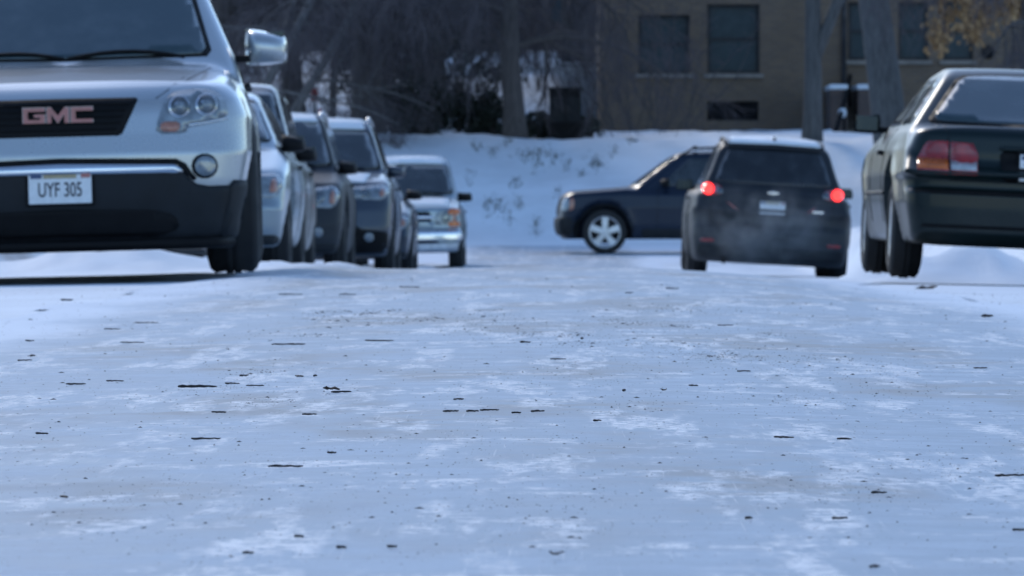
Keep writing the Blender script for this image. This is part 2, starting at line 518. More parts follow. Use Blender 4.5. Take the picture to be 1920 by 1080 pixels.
def grid_sheet(name, mask_fn, dz, mat):
    nx, ny = len(xs), len(ys)
    cx = 0.5 * (xs[:-1] + xs[1:]); cy = 0.5 * (ys[:-1] + ys[1:])
    CX, CY = np.meshgrid(cx, cy)
    keep = mask_fn(CX, CY)
    j, i = np.nonzero(keep)
    a = j * nx + i
    f = np.stack([a, a + 1, a + nx + 1, a + nx], 1)
    used, inv = np.unique(f, return_inverse=True)
    inv = inv.reshape(f.shape)
    v = np.stack([X.ravel()[used], Y.ravel()[used], Z.ravel()[used] + dz], 1)
    me = bpy.data.meshes.new(name)
    me.vertices.add(len(v)); me.vertices.foreach_set('co', v.ravel())
    me.loops.add(inv.size); me.loops.foreach_set('vertex_index', inv.ravel())
    me.polygons.add(len(inv)); me.polygons.foreach_set('loop_start', np.arange(0, inv.size, 4)); me.polygons.foreach_set('loop_total', np.full(len(inv), 4))
    me.polygons.foreach_set('use_smooth', np.ones(len(inv), bool))
    me.update(); me.validate()
    me.materials.append(mat)
    o = bpy.data.objects.new(name, me); COL.objects.link(o)
    o['kind'] = 'structure'
    return o
in_road = lambda x, y: (np.abs(x) < 1.75 + 0.22 * fbm(x * 0 + 3.3, y * 0.35, 51)) & (y > -20) & (y < 104)
in_cross = lambda x, y: (y >= 104) & (y < 117.6) & (np.abs(x) < 70)
in_patch = lambda x, y: (((np.abs(x + 2.45) < 1.0) & (y > 31.9 + 0.15 * fbm(x * 2, x * 0 + 1.5, 61)) & (y < 36.8 + 0.4 * fbm(x * 1.4, x * 0 + 7.5, 66)))
                         | ((np.abs(x - 2.85) < 1.0) & (y > 37.5 + 0.25 * fbm(x * 2, x * 0 + 4.5, 63)) & (y < 41.9))) & ~in_road(x, y)
grid_sheet('ground', lambda x, y: np.ones_like(x, bool), 0.0, M['snow'])
grid_sheet('icy_road', in_road, 0.005, M['ice'])
grid_sheet('cross_street', in_cross, 0.005, M['ice'])
grid_sheet('bare_pavement', in_patch, 0.005, M['asphalt'])

# ------------------------------------------------------------------ cars: a shaped shell plus fitted parts
def smax(a, b, k):
    h = np.clip(0.5 + 0.5 * (a - b) / k, 0, 1)
    return b + (a - b) * h + k * h * (1 - h)
def smin(a, b, k):
    return -smax(-a, -b, k)
def ip(t, x):
    a = np.array(t, float)
    return np.interp(x, a[:, 0], a[:, 1])

def car_field(c):
    W = max(w for _, w in c['wz'])
    def F(x, y, z):
        x = np.abs(x)
        u = np.clip(x / W, 0, 1.3)
        yf = ip(c['nose'], z) + c['bowf'] * (0.45 * u ** 2 + 0.55 * u ** 5)
        yr = c['L'] - ip(c['tail'], z) - c['bowr'] * (0.45 * u ** 2 + 0.55 * u ** 5)
        w = ip(c['wz'], z)
        for wy in (c['wf'], c['wr']):     # swollen arches
            w = w + 0.018 * np.exp(-((np.hypot(y - wy, z - c['wrad']) - c['arch']) / 0.09) ** 2)
        # long ends draw in a little
        w = w - 0.04 * sstep(0.9, 0.0, y) - 0.05 * sstep(c['L'] - 1.0, c['L'], y)
        top = ip(c['top'], y) - c['crown'] * u ** 3
        f = smax(yf - y, y - yr, 0.05)
        f = smax(f, (x - w), c.get('kc', 0.10))
        f = smax(f, (z - top) * 0.95, c.get('kt', 0.07))
        f = smax(f, c['zb'] - z, 0.04)
        # greenhouse
        (a0, b0), (a1, b1) = c['ws']
        n = np.hypot(a1 - a0, b1 - b0)
        ug = np.clip(x / 0.75, 0, 1.4)
        g = (-(y - a0 - 0.16 * ug ** 2.5) * (b1 - b0) + (z - b0) * (a1 - a0)) / n
        (a0, b0), (a1, b1) = c['rg']
        n = np.hypot(a1 - a0, b1 - b0)
        gr = ((y - a0 + c.get('bowg', 0.12) * ug ** 2.5) * (b1 - b0) - (z - b0) * (a1 - a0)) / n
        g = smax(g, gr, 0.05)
        g = smax(g, x - ip(c['gw'], z), c.get('ks', 0.06))
        g = smax(g, z - (ip(c['roof'], y) - c.get('rc', 0.05) * ug ** 2), c.get('kr', 0.10))
        g = np.maximum(g, c['belt'] - 0.25 - z)
        f = smin(f, g, 0.03)
        for wy in (c['wf'], c['wr']):
            d = np.maximum(np.hypot(y - wy, z - c['wrad']) - c['arch'], (W - 0.34) - x)
            f = np.maximum(f, -d)
        return f
    return F

def shell(c, res):
    F = car_field(c)
    L = c['L']; W = max(w for _, w in c['wz']) + 0.25; H = max(z for _, z in c['roof']) + 0.25
    lo = np.array([-W, -0.35, -0.05]); hi = np.array([W, L + 0.35, H])
    n = [max(6, int(round((hi[i] - lo[i]) / res))) for i in range(3)]
    idx = {}; V = []; Fc = []
    def vid(i, j, k):
        key = (i, j, k)
        r = idx.get(key)
        if r is None:
            r = len(V); idx[key] = r
            V.append((i, j, k))
        return r
    for ax in range(3):
        a, b = [(1, 2), (2, 0), (0, 1)][ax]
        for s in (0, n[ax]):
            for i in range(n[a]):
                for j in range(n[b]):
                    q = []
                    for (di, dj) in ((0, 0), (1, 0), (1, 1), (0, 1)):
                        t = [0, 0, 0]; t[ax] = s; t[a] = i + di; t[b] = j + dj
                        q.append(vid(*t))
                    Fc.append(tuple(q) if s else tuple(reversed(q)))
    P = lo + (hi - lo) * np.array(V, float) / np.array(n)
    m = 0.75
    C = np.stack([np.zeros(len(P)), np.clip(P[:, 1], m, L - m), np.full(len(P), c.get('zc', 0.58))], 1)
    d = P - C
    ev = lambda t: F(*(C + d * t[:, None]).T)
    lo_t = np.zeros(len(P)); hi_t = np.ones(len(P)); found = np.zeros(len(P), bool)
    steps = 26
    for s in range(1, steps + 1):
        t = np.full(len(P), s / steps)
        v = ev(t) > 0
        new = v & ~found
        hi_t[new] = t[new]; lo_t[new] = (s - 1) / steps
        found |= v
    for _ in range(13):
        mid = 0.5 * (lo_t + hi_t)
        v = ev(mid) > 0
        hi_t = np.where(v, mid, hi_t); lo_t = np.where(v, lo_t, mid)
    return C + d * (0.5 * (lo_t + hi_t))[:, None], Fc

class Car:
    def __init__(self, name, c, body_mat, res=0.04):
        self.c = c
        self.root = empty(name)
        v, f = shell(c, res)
        self.body = mesh_obj('body', v, f, body_mat, self.root)
        self.bvh = BVHTree.FromPolygons([tuple(p) for p in v], f)
        self.F = car_field(c)
    AX = {'front': (lambda a, b: (Vector((a, -3, b)), Vector((0, 1, 0)))),
          'rear': (lambda a, b: (Vector((a, 12, b)), Vector((0, -1, 0)))),
          'left': (lambda a, b: (Vector((4, a, b)), Vector((-1, 0, 0)))),
          'right': (lambda a, b: (Vector((-4, a, b)), Vector((1, 0, 0)))),
          'top': (lambda a, b: (Vector((a, b, 4)), Vector((0, 0, -1))))}
    def hit(self, side, a, b):
        o, d = self.AX[side](a, b)
        loc, nor, i, dist = self.bvh.ray_cast(o, d)
        if loc is None:
            p = o + d * 3.5
            loc, nor, i, dist = self.bvh.find_nearest(p)
        if nor.dot(d) > 0: nor = -nor
        return loc, nor
    def patch(self, name, side, poly, mat, off=0.006, parent=None, grid=0.045, smooth=1, skirt=0.02):
        """a sheet of the outline poly laid on the shell, standing off it and closed at the rim"""
        pts = [Vector(p) for p in poly]
        for _ in range(smooth):
            q = []
            for i in range(len(pts)):
                p, r = pts[i], pts[(i + 1) % len(pts)]
                k_ = min(0.22, 0.03 / max(1e-6, (r - p).length))
                q += [p * (1 - k_) + r * k_, p * k_ + r * (1 - k_)]
            pts = q
        # even out long sides
        q = []
        for i in range(len(pts)):
            p, r = pts[i], pts[(i + 1) % len(pts)]
            k = max(1, int((r - p).length / grid))
            q += [p + (r - p) * (j / k) for j in range(k)]
        pts = q
        nb = len(pts)
        xs_ = [p.x for p in pts]; zs_ = [p.y for p in pts]
        inner = []
        def inside(x, z):
            r = False
            for i in range(nb):
                a, b = pts[i], pts[i - 1]
                if (a.y > z) != (b.y > z) and x < (b.x - a.x) * (z - a.y) / (b.y - a.y) + a.x: r = not r
            return r
        gx = np.arange(min(xs_) + grid / 2, max(xs_), grid); gzz = np.arange(min(zs_) + grid / 2, max(zs_), grid)
        for x in gx:
            for z in gzz:
                if inside(x, z) and min((Vector((x, z)) - p).length for p in pts) > grid * 0.35:
                    inner.append(Vector((x, z)))
        edges = [(i, (i + 1) % nb) for i in range(nb)]
        r = delaunay_2d_cdt(pts + inner, edges, [], 1, 1e-6)
        vs2, fs = r[0], r[2]
        locs, nors = [], []
        for p in vs2:
            loc, nor = self.hit(side, p.x, p.y)
            locs.append(loc); nors.append(nor)
        P = np.array([tuple(q) for q in locs]); Nn = np.array([tuple(q) for q in nors])
        d = np.array(tuple(self.AX[side](0, 0)[1]))
        # settle the points on the true surface, then take its own normal
        P0 = P.copy()
        lo_, hi_ = P - d * 0.03, P + d * 0.03
        okp = (self.F(*lo_.T) > 0) & (self.F(*hi_.T) < 0)
        for _ in range(9):
            md = 0.5 * (lo_ + hi_)
            outm = self.F(*md.T) > 0
            lo_ = np.where(outm[:, None], md, lo_); hi_ = np.where(outm[:, None], hi_, md)
        P = np.where(okp[:, None], 0.5 * (lo_ + hi_), P0)
        e = 0.004
        G = np.stack([self.F(*(P + e * np.eye(3)[i]).T) - self.F(*(P - e * np.eye(3)[i]).T) for i in range(3)], 1)
        ln = np.linalg.norm(G, axis=1, keepdims=True)
        G = np.where(ln > 1e-6, G / np.maximum(ln, 1e-6), Nn)
        Nn = np.where(okp[:, None] & ((G @ d)[:, None] < 0), G, Nn)
        V = [Vector(q) for q in P + Nn * off]; base = [Vector(q) for q in P - Nn * skirt]
        # rim
        cnt = {}
        for f in fs:
            for i in range(len(f)):
                e = (f[i], f[(i + 1) % len(f)])
                cnt[tuple(sorted(e))] = cnt.get(tuple(sorted(e)), []) + [e]
        nV = len(V); fs = [tuple(f) for f in fs]
        allv = V + base
        rim = [(e[0][1], e[0][0], e[0][0] + nV, e[0][1] + nV) for e in cnt.values() if len(e) == 1]
        bm = bmesh.new()
        bv = [bm.verts.new(p) for p in allv]
        for f in fs + rim:
            try: bm.faces.new([bv[i] for i in f])
            except ValueError: pass
        for f in bm.faces: f.smooth = True
        lone = [v for v in bm.verts if not v.link_faces]
        bmesh.ops.delete(bm, geom=lone, context='VERTS')
        bmesh.ops.recalc_face_normals(bm, faces=list(bm.faces))
        me = bpy.data.meshes.new(name); bm.to_mesh(me); bm.free()
        me.materials.append(mat)
        o = bpy.data.objects.new(name, me); COL.objects.link(o)
        o.parent = parent or self.root
        return o
    def sym(self, name, side, poly, mat, **kw):
        out = []
        for s in (1, -1):
            out.append(self.patch(name, side, [(s * a, b) for a, b in poly][::s], mat, **kw))
        return out
    def sides(self, name, poly, mat, **kw):
        return [self.patch(name, sd, poly, mat, **kw) for sd in ('left', 'right')]
    def seam(self, side, line, w=0.007, name='panel_seam', parent=None):
        """dark shut line following the shell"""
        V = []; f = []
        pts = []
        for i in range(len(line) - 1):
            a, b = Vector(line[i]), Vector(line[i + 1])
            k = max(1, int((b - a).length / 0.04))
            pts += [a + (b - a) * j / k for j in range(k)]
        pts.append(Vector(line[-1]))
        mb = MB()
        p3 = [self.hit(side, p.x, p.y)[0] for p in pts]
        mb.tube(p3, w / 2, 4)
        return mb.build(name, M['black'], parent or self.root)
    def rod(self, name, pts, rad, mat, n=6, parent=None):
        mb = MB(); mb.tube(pts, rad, n)
        return mb.build(name, mat, parent or self.root, True)

def wheel_parts(rad, width, rimr, spokes=5):
    t = MB()
    hw = width / 2
    sh = rad - 0.028
    t.lathe([(rimr, -hw * 0.80), (rimr + 0.02, -hw * 0.98), ((rimr + sh) / 2, -hw * 1.04), (sh, -hw * 0.93), (rad - 0.004, -hw * 0.72),
             (rad - 0.012, -hw * 0.32), (rad - 0.001, -hw * 0.28), (rad - 0.001, -hw * 0.04), (rad - 0.012, 0), (rad - 0.001, hw * 0.04), (rad - 0.001, hw * 0.28), (rad - 0.012, hw * 0.32),
             (rad - 0.004, hw * 0.72), (sh, hw * 0.93), ((rimr + sh) / 2, hw * 1.04), (rimr + 0.02, hw * 0.98), (rimr, hw * 0.80), (rimr - 0.015, 0)], 40, close=True)
    rm = MB()
    rm.lathe([(rimr + 0.004, hw * 0.78), (rimr + 0.002, hw * 0.90), (rimr - 0.018, hw * 0.86), (rimr - 0.03, hw * 0.3), (rimr - 0.01, hw * 0.2)], 36, close=True)
    rm.lathe([(0.0, hw * 0.86), (0.045, hw * 0.84), (0.06, hw * 0.66), (0.06, hw * 0.3)], 20)
    for k in range(spokes):
        a = 2 * math.pi * k / spokes + 0.3
        ca, sa = math.cos(a), math.sin(a)
        def P(r, t, x):
            return (x, r * ca - t * sa, r * sa + t * ca)
        r0, r1 = 0.03, rimr - 0.01
        w0, w1 = 0.040, 0.058
        vs = [P(r0, -w0, hw * 0.80), P(r0, w0, hw * 0.80), P(r1, w1, hw * 0.74), P(r1, -w1, hw * 0.74),
              P(r0, -w0, hw * 0.40), P(r0, w0, hw * 0.40), P(r1, w1, hw * 0.40), P(r1, -w1, hw * 0.40)]
        rm.add(vs, [(0, 1, 2, 3), (7, 6, 5, 4), (0, 4, 5, 1), (1, 5, 6, 2), (2, 6, 7, 3), (3, 7, 4, 0)])
    hub = MB()
    hub.lathe([(0.0, hw * 0.3), (rimr * 0.72, hw * 0.3), (rimr * 0.72, hw * 0.2), (0.07, -hw * 0.6), (0.0, -hw * 0.6)], 24)
    return t, rm, hub
_wheel_cache = {}
def add_wheels(car, track, width, rimr, spokes=5, rim_mat=None, steer=0.0):
    c = car.c
    key = (c['wrad'], width, rimr, spokes, (rim_mat or M['rim']).name)
    first = _wheel_cache.get(key)
    for wy in (c['wf'], c['wr']):
        for s in (1, -1):
            if first is None:
                t, rm, hub = wheel_parts(c['wrad'], width, rimr, spokes)
                h = hub.build('wheel', M['steel'], car.root, True)
                a = t.build('tyre', M['tyre'], h, True); b = rm.build('rim', rim_mat or M['rim'], h, False)
                first = (h, a, b); _wheel_cache[key] = first
            else:
                h = link_copy(first[0], car.root)
                link_copy(first[1], h); link_copy(first[2], h)
            h.location = (s * track, wy, c['wrad'])
            h.rotation_euler = (0, 0, (0 if s > 0 else math.pi) + (steer if wy == c['wf'] else 0))

def add_mirror(car, y, z, x0, w, h, mat, dep=0.14, round_=0.028):
    for s in (1, -1):
        mb = MB()
        vs = []
        bm = bmesh.new()
        K = 12
        g = {}
        for i in range(K + 1):
            for j in range(K + 1):
                u, v = 2 * i / K - 1, 2 * j / K - 1
                uu, vv = u * math.sqrt(1 - 0.16 * v * v), v * math.sqrt(1 - 0.16 * u * u)
                ht = h * (1 - 0.16 * (uu + 1))
                yy = y + dep * 0.5 - dep * ((1 - abs(u) ** 3) * (1 - abs(v) ** 3)) ** 0.6 * (1 - 0.25 * (uu + 1) / 2)
                g[i, j] = bm.verts.new((s * (x0 + w * (uu + 1) / 2), yy, z + vv * ht / 2 - 0.02 * (uu + 1) / 2))
        for i in range(K):
            for j in range(K):
                bm.faces.new([g[i, j], g[i + 1, j], g[i + 1, j + 1], g[i, j + 1]])
        rim_ = [g[i, 0] for i in range(K)] + [g[K, j] for j in range(K)] + [g[i, K] for i in range(K, 0, -1)] + [g[0, j] for j in range(K, 0, -1)]
        bm.faces.new(rim_)
        for f in bm.faces: f.smooth = len(f.verts) == 4
        bmesh.ops.recalc_face_normals(bm, faces=list(bm.faces))
        me = bpy.data.meshes.new('side_mirror'); bm.to_mesh(me); bm.free(); me.materials.append(mat)
        o = bpy.data.objects.new('side_mirror', me); COL.objects.link(o); o.parent = car.root
        a = MB()
        a.bbox((s * (x0 - 0.03), y + dep * 0.2, z - h * 0.30), (0.20, dep * 0.35, 0.035), 0.008)
        a.build('mirror_arm', M['black'], o)
        g = MB(); g.bbox((s * (x0 + w / 2), y + dep * 0.5 + 0.003, z), (w * 0.84, 0.008, h * 0.74), 0.003)
        g.build('mirror_glass', M['mirrorglass'], o)

_text_cache = {}
def text_mesh(name, txt, size, depth, mat, parent, loc, rot, sx=1.0, bold=0.0):
    cu = bpy.data.curves.new(name, 'FONT')
    cu.body = txt; cu.size = size; cu.extrude = depth; cu.align_x = 'CENTER'; cu.align_y = 'CENTER'; cu.offset = bold
    tmp = bpy.data.objects.new(name + '_tmp', cu)
    COL.objects.link(tmp)
    dg = bpy.context.evaluated_depsgraph_get(); dg.update()
    me = bpy.data.meshes.new_from_object(tmp.evaluated_get(dg))
    bpy.data.objects.remove(tmp); bpy.data.curves.remove(cu)
    me.materials.clear(); me.materials.append(mat)
    o = bpy.data.objects.new(name, me); COL.objects.link(o)
    o.parent = parent; o.location = loc; o.rotation_euler = rot; o.scale = (sx, 1, 1)
    return o

def add_plate(car, side, x, z, txt, tilt=0.0, tx=0.0):
    """licence plate; side front looks to -y, rear to +y"""
    loc, nor = car.hit(side, x, z)
    s = -1 if side == 'front' else 1
    ymax = max(s * car.hit(side, x + dx, z + dz)[0].y for dx in (-.15, 0, .15) for dz in (-.07, 0, .07))
    y = s * ymax + s * 0.012
    mb = MB(); mb.bbox((0, 0, 0), (0.305, 0.008, 0.152), 0.003)
    p = mb.build('license_plate', M['plate'], car.root)
    p.location = (x, y, z); p.rotation_euler = (tilt, 0, 0)
    b = MB(); b.bbox((0, 0.0, 0), (0.335, 0.016, 0.185), 0.004)
    fr = b.build('plate_frame', M['black'], p); fr.location = (0, -s * 0.007, 0.004)
    rot = (R(90), 0, 0) if side == 'front' else (R(90), 0, R(180))
    if txt: text_mesh('plate_lettering', txt, 0.098, 0.0008, M['plateink'], p, (tx, s * 0.0055, -0.012), rot, 0.62, 0.0012)
    bb = MB(); bb.box((0, 0, 0), (0.16, 0.003, 0.024)); o = bb.build('plate_band', M['plateband'], p); o.location = (0.0, s * 0.0055, 0.058)
    bb = MB(); bb.box((0, 0, 0), (0.055, 0.003, 0.022)); o = bb.build('plate_sticker', M['plateblue'], p); o.location = (s * 0.115, s * 0.0055, 0.058)
    bb = MB(); bb.box((0, 0, 0), (0.045, 0.003, 0.022)); o = bb.build('plate_sticker', M['emblem'], p); o.location = (-s * 0.125, s * 0.0055, 0.058)
    return p

def place(car, X, Yy, rz=0.0, roll=0.0, pitch=0.0, dz=0.0, ref=None):
    car.root.location = (X, Yy, (gz(X, Yy) if ref is None else ref) + dz)
    car.root.rotation_euler = Euler((pitch, roll, rz), 'XYZ')

def rect(x0, x1, z0, z1):
    return [(x0, z0), (x1, z0), (x1, z1), (x0, z1)]
def circle(cx, cz, r, n=14):
    return [(cx + r * math.cos(2 * math.pi * i / n), cz + r * math.sin(2 * math.pi * i / n)) for i in range(n)]

# front-of-car generic spec --------------------------------------------------
def spec(L, H, W, belt, hood0, cowl, cowl_y, deck=None, wb=None, wrad=0.33, kind='suv', roofw=None, zb=0.2):
    """a generic car from its main measures; deck given for a saloon"""
    wf = 0.88 if kind == 'suv' else 0.86
    roofw = roofw or W * 0.66
    c = dict(L=L, zb=zb, wrad=wrad, arch=wrad + 0.06, wf=wf, wr=wf + (wb or L * 0.585), crown=0.05, bowf=0.22, bowr=0.18, belt=belt)
    c['nose'] = [(zb, 0.10), (zb + 0.14, 0.02), (0.5, 0.0), (hood0 - 0.22, 0.03), (hood0 - 0.05, 0.08), (hood0 + 0.06, 0.20), (1.3, 0.6)]
    c['wz'] = [(zb - 0.05, W - 0.09), (zb + 0.1, W - 0.04), (0.5, W - 0.01), (belt - 0.3, W), (belt - 0.1, W - 0.02), (belt + 0.05, W - 0.08), (belt + 0.3, W - 0.2)]
    c['gw'] = [(belt - 0.3, W - 0.03), (belt, W - 0.10), (H - 0.12, roofw), (H + 0.1, roofw - 0.03)]
    if deck is None:
        c['top'] = [(0, hood0), (0.25, hood0 + 0.07), (cowl_y, cowl), (cowl_y + 0.3, belt + 0.02), (L, belt + 0.02)]
        c['tail'] = [(zb, 0.10), (zb + 0.15, 0.0), (0.6, 0.0), (0.68, 0.05), (1.0, 0.06), (belt + 0.1, 0.10)]
        c['ws'] = ((cowl_y - 0.06, cowl - 0.03), (cowl_y + 0.78, H - 0.04))
        c['rg'] = ((L - 0.10, belt), (L - 0.34, H - 0.06))
        c['roof'] = [(cowl_y, H - 0.10), (cowl_y + 0.9, H - 0.02), (L * 0.55, H), (L - 0.5, H - 0.05), (L, H - 0.12)]
    else:
        c['top'] = [(0, hood0), (0.25, hood0 + 0.07), (cowl_y, cowl), (cowl_y + 0.3, belt + 0.02), (L - 1.0, deck), (L - 0.12, deck), (L, deck - 0.05)]
        c['tail'] = [(zb, 0.10), (zb + 0.15, 0.0), (0.5, 0.0), (0.56, 0.06), (deck - 0.05, 0.08), (deck + 0.1, 0.14)]
        c['ws'] = ((cowl_y - 0.06, cowl - 0.03), (cowl_y + 0.85, H - 0.04))
        c['rg'] = ((L - 0.62, deck - 0.02), (L - 1.30, H - 0.05))
        c['roof'] = [(cowl_y, H - 0.10), (cowl_y + 0.9, H - 0.02), (L * 0.52, H), (L - 1.3, H - 0.04), (L, H - 0.16)]
    return c

def ws_poly(c, pad=0.05, drop=0.0):
    """front outline of the windscreen as x, z"""
    (a0, b0), (a1, b1) = c['ws']
    zb_, zt = b0 + 0.07, b1 - 0.05 - c.get('head', 0.0)
    wb_ = ip(c['gw'], zb_) - pad - 0.01; wt = ip(c['gw'], zt) - pad
    return [(-wb_, zb_ + 0.015), (-wb_ * 0.5, zb_ + 0.002), (0, zb_), (wb_ * 0.5, zb_ + 0.002), (wb_, zb_ + 0.015), (wt, zt - 0.02), (wt * 0.5, zt + 0.01), (0, zt + 0.015), (-wt * 0.5, zt + 0.01), (-wt, zt - 0.02)]
def rw_poly(c, zlo=0.05, zhi=0.06, pad=0.07):
    (a0, b0), (a1, b1) = c['rg']
    zb_, zt = b0 + zlo, b1 - zhi
    wb_ = ip(c['gw'], zb_) - pad; wt = ip(c['gw'], zt) - pad
    return [(-wb_, zb_), (0, zb_ - 0.005), (wb_, zb_), (wt, zt - 0.01), (0, zt + 0.01), (-wt, zt - 0.01)]
def side_windows(car, parts=2, y1=None):
    c = car.c
    (a0, b0), (a1, b1) = c['ws']; (r0, q0), (r1, q1) = c['rg']
    H = b1 - 0.06; B = c['belt'] + 0.05
    yl = lambda z: a0 + (a1 - a0) * (z - b0) / (b1 - b0) + 0.30
    yr = lambda z: r0 + (r1 - r0) * (z - q0) / (q1 - q0) - 0.28
    mid = 0.5 * (yl(B) + yr(B)) + 0.1
    cuts = [mid] if parts == 2 else [mid - 0.35, mid + 0.65]
    edges = [None] + cuts + [None]
    for i in range(len(edges) - 1):
        l, r_ = edges[i], edges[i + 1]
        lb, lt = (yl(B) + 0.02, yl(H)) if l is None else (l + 0.04, l + 0.04)
        rb, rt = (yr(B), yr(H)) if r_ is None else (r_ - 0.04, r_ - 0.04)
        if rt - lt < 0.1: continue
        car.sides('side_window', [(lb, B), (rb, B), (rt, H), (lt, H)], M['glass_side'], grid=0.09, off=0.004)
    for yy in cuts + [yl(B) + 0.02]:
        for sd in ('left', 'right'):
            car.seam(sd, [(yy, c['zb'] + 0.12), (yy, B - 0.02)])
    for yy in [k - 0.16 for k in cuts]:
        for s, sd in ((1, 'left'), (-1, 'right')):
            loc, nor = car.hit(sd, yy, c['belt'] - 0.12)
            mb = MB(); mb.bbox(loc + nor * 0.02, (0.03, 0.17, 0.03), 0.008)
            mb.build('door_handle', M['darkplastic'], car.root)

def wipers(car, flip=1):
    c = car.c
    (a0, b0), _ = c['ws']
    for k, (xa, xb, dz) in enumerate(((-0.52, 0.0, 0.035), (0.02, 0.60, 0.035))):
        pts = []
        for t in np.linspace(0, 1, 8):
            x = (xa + (xb - xa) * t) * flip
            loc, nor = car.hit('front', x, b0 + 0.055 + dz * (1 - (2 * t - 1) ** 2))
            pts.append(loc + nor * 0.02)
        car.rod('wiper', pts, 0.010, M['black'], 5)

def roof_rails(car, ya, yb, inset=0.04, h=0.05, mat=None):
    c = car.c
    for s in (1, -1):
        pts = []
        w = ip(c['gw'], max(z for _, z in c['roof']) - 0.05) - inset
        for t in np.linspace(0, 1, 10):
            yy = ya + (yb - ya) * t
            loc, nor = car.hit('top', s * w, yy)
            k = min(1, min(t, 1 - t) * 9)
            pts.append(loc + Vector((0, 0, -0.01 + h * k)))
        car.rod('roof_rail', pts, 0.018, mat or M['darkplastic'], 6)

# ================================================================== the large silver SUV (left kerb, front towards us)
def build_silver_suv():
    c = dict(L=5.1, zb=0.17, wrad=0.385, arch=0.45, wf=0.98, wr=4.0, crown=0.055, bowf=0.30, bowr=0.2, belt=1.08, kt=0.10, kc=0.13, zc=0.6)
    c['nose'] = [(0.1, 0.13), (0.22, 0.05), (0.36, 0.015), (0.47, 0.0), (0.60, 0.0), (0.70, 0.03), (0.86, 0.07), (0.93, 0.12), (1.0, 0.24), (1.2, 0.6)]
    c['wz'] = [(0.1, 0.84), (0.22, 0.865), (0.4, 0.905), (0.6, 0.94), (0.78, 0.935), (0.92, 0.885), (1.04, 0.82), (1.3, 0.70)]
    c['gw'] = [(0.8, 0.93), (1.08, 0.855), (1.42, 0.715), (1.68, 0.64), (1.85, 0.60)]
    c['top'] = [(0, 0.86), (0.1, 0.905), (0.3, 0.965), (0.8, 1.03), (1.15, 1.065), (1.4, 1.08), (5.1, 1.09)]
    c['tail'] = [(0.15, 0.1), (0.3, 0.0), (0.6, 0.0), (0.7, 0.05), (1.1, 0.08)]
    c['ws'] = ((1.02, 1.02), (2.0, 1.72)); c['rg'] = ((5.0, 1.08), (4.7, 1.70))
    c['roof'] = [(1.0, 1.66), (2.0, 1.74), (3.0, 1.77), (4.6, 1.72), (5.1, 1.66)]
    car = Car('parked_suv', c, M['silver'], 0.024)
    A = lambda px, py: ((px - 116) / 387.0, 0.38 + (378 - py) / 387.0 - (px - 116) / 387.0 * 0.026)
    def mirror_poly(pts):      # right half traced, closed over the middle
        p = [A(*q) for q in pts]
        return p + [(-x, z) for x, z in reversed(p)]
    # windscreen
    car.patch('windshield_seal', 'front', [(-0.745, 1.095), (0, 1.082), (0.745, 1.095), (0.60, 1.62), (0.4, 1.665), (0, 1.675), (-0.4, 1.665), (-0.60, 1.62)], M['black'], off=0.003)
    car.patch('windshield', 'front', [(-0.715, 1.108), (0, 1.095), (0.715, 1.108), (0.575, 1.60), (0.4, 1.64), (0, 1.652), (-0.4, 1.64), (-0.575, 1.60)], M['glass_teal'], off=0.008, grid=0.04)
    wipers(car)
    # grille: black opening with frame and slats behind the letters
    gr = car.patch('grille', 'front', mirror_poly([(116, 186), (262, 183), (266, 187), (236, 250), (228, 254), (116, 257)]), M['black'], off=0.004, smooth=0)
    for i in range(5):
        py = 196 + i * 12
        xe = A(250 - i * 6, py)[0]
        z = 0.38 + (378 - py) / 387.0
        pts = [car.hit('front', x, z)[0] + Vector((0, -0.010, 0)) for x in np.linspace(-xe, xe, 9)]
        car.rod('grille_slat', pts, 0.004, M['black'], 5, gr)
    # block letters G M C
    def letter(polys, cx):
        mb = MB()
        for pl in polys:
            n = len(pl)
            vs = []
            for dy in (-0.012, 0.004):
                for (u, v) in pl:
                    vs.append((cx + u, dy, v))
            mb.add(vs, [tuple(range(n)), tuple(reversed(range(n, 2 * n)))] + [(i, i + n, (i + 1) % n + n, (i + 1) % n) for i in range(n)])
        return mb
    w, h, t = 0.104, 0.074, 0.017
    B = lambda x0, x1, z0, z1: [(x0, z0), (x1, z0), (x1, z1), (x0, z1)]
    G = [B(-w/2, w/2, h/2 - t, h/2), B(-w/2, -w/2 + t*1.3, -h/2 + t, h/2 - t), B(-w/2, w/2, -h/2, -h/2 + t), B(w/2 - t*1.3, w/2, -h/2 + t, 0.006), B(0.0, w/2 - t*1.3, -0.008, 0.006)]
    Mm = [B(-w/2, -w/2 + t*1.2, -h/2, h/2), B(w/2 - t*1.2, w/2, -h/2, h/2), [(-w/2 + t*1.2, h/2), (-w/2 + t*1.2, h/2 - 0.03), (0, -h/2), (0, -h/2 + 0.035)], [(w/2 - t*1.2, h/2), (0, -h/2 + 0.035), (0, -h/2), (w/2 - t*1.2, h/2 - 0.03)]]
    C_ = [B(-w/2, w/2, h/2 - t, h/2), B(-w/2, -w/2 + t*1.3, -h/2 + t, h/2 - t), B(-w/2, w/2, -h/2, -h/2 + t)]
    zc = 0.38 + (378 - 216) / 387.0
    for pl, cx in ((G, -0.116), (Mm, 0.0), (C_, 0.116)):
        loc, nor = car.hit('front', cx, zc)
        o = letter(pl, 0).build('emblem_letter', M['emblem'], gr)
        o.location = loc + Vector((0, -0.012, 0))
        sh = letter([[(u * 1.07, v * 1.10) for u, v in q] for q in pl], 0).build('emblem_edge', M['emblem_rim'], gr)
        sh.location = loc + Vector((0, -0.007, 0))
    # hood shut lines
    for s in (1, -1):
        car.seam('front', [(s * x, z) for x, z in (A(300, 184), A(322, 168), A(352, 140))], 0.006)
        car.seam('top', [(s * 0.62, 0.36), (s * 0.70, 0.8), (s * 0.735, 1.1)], 0.006)
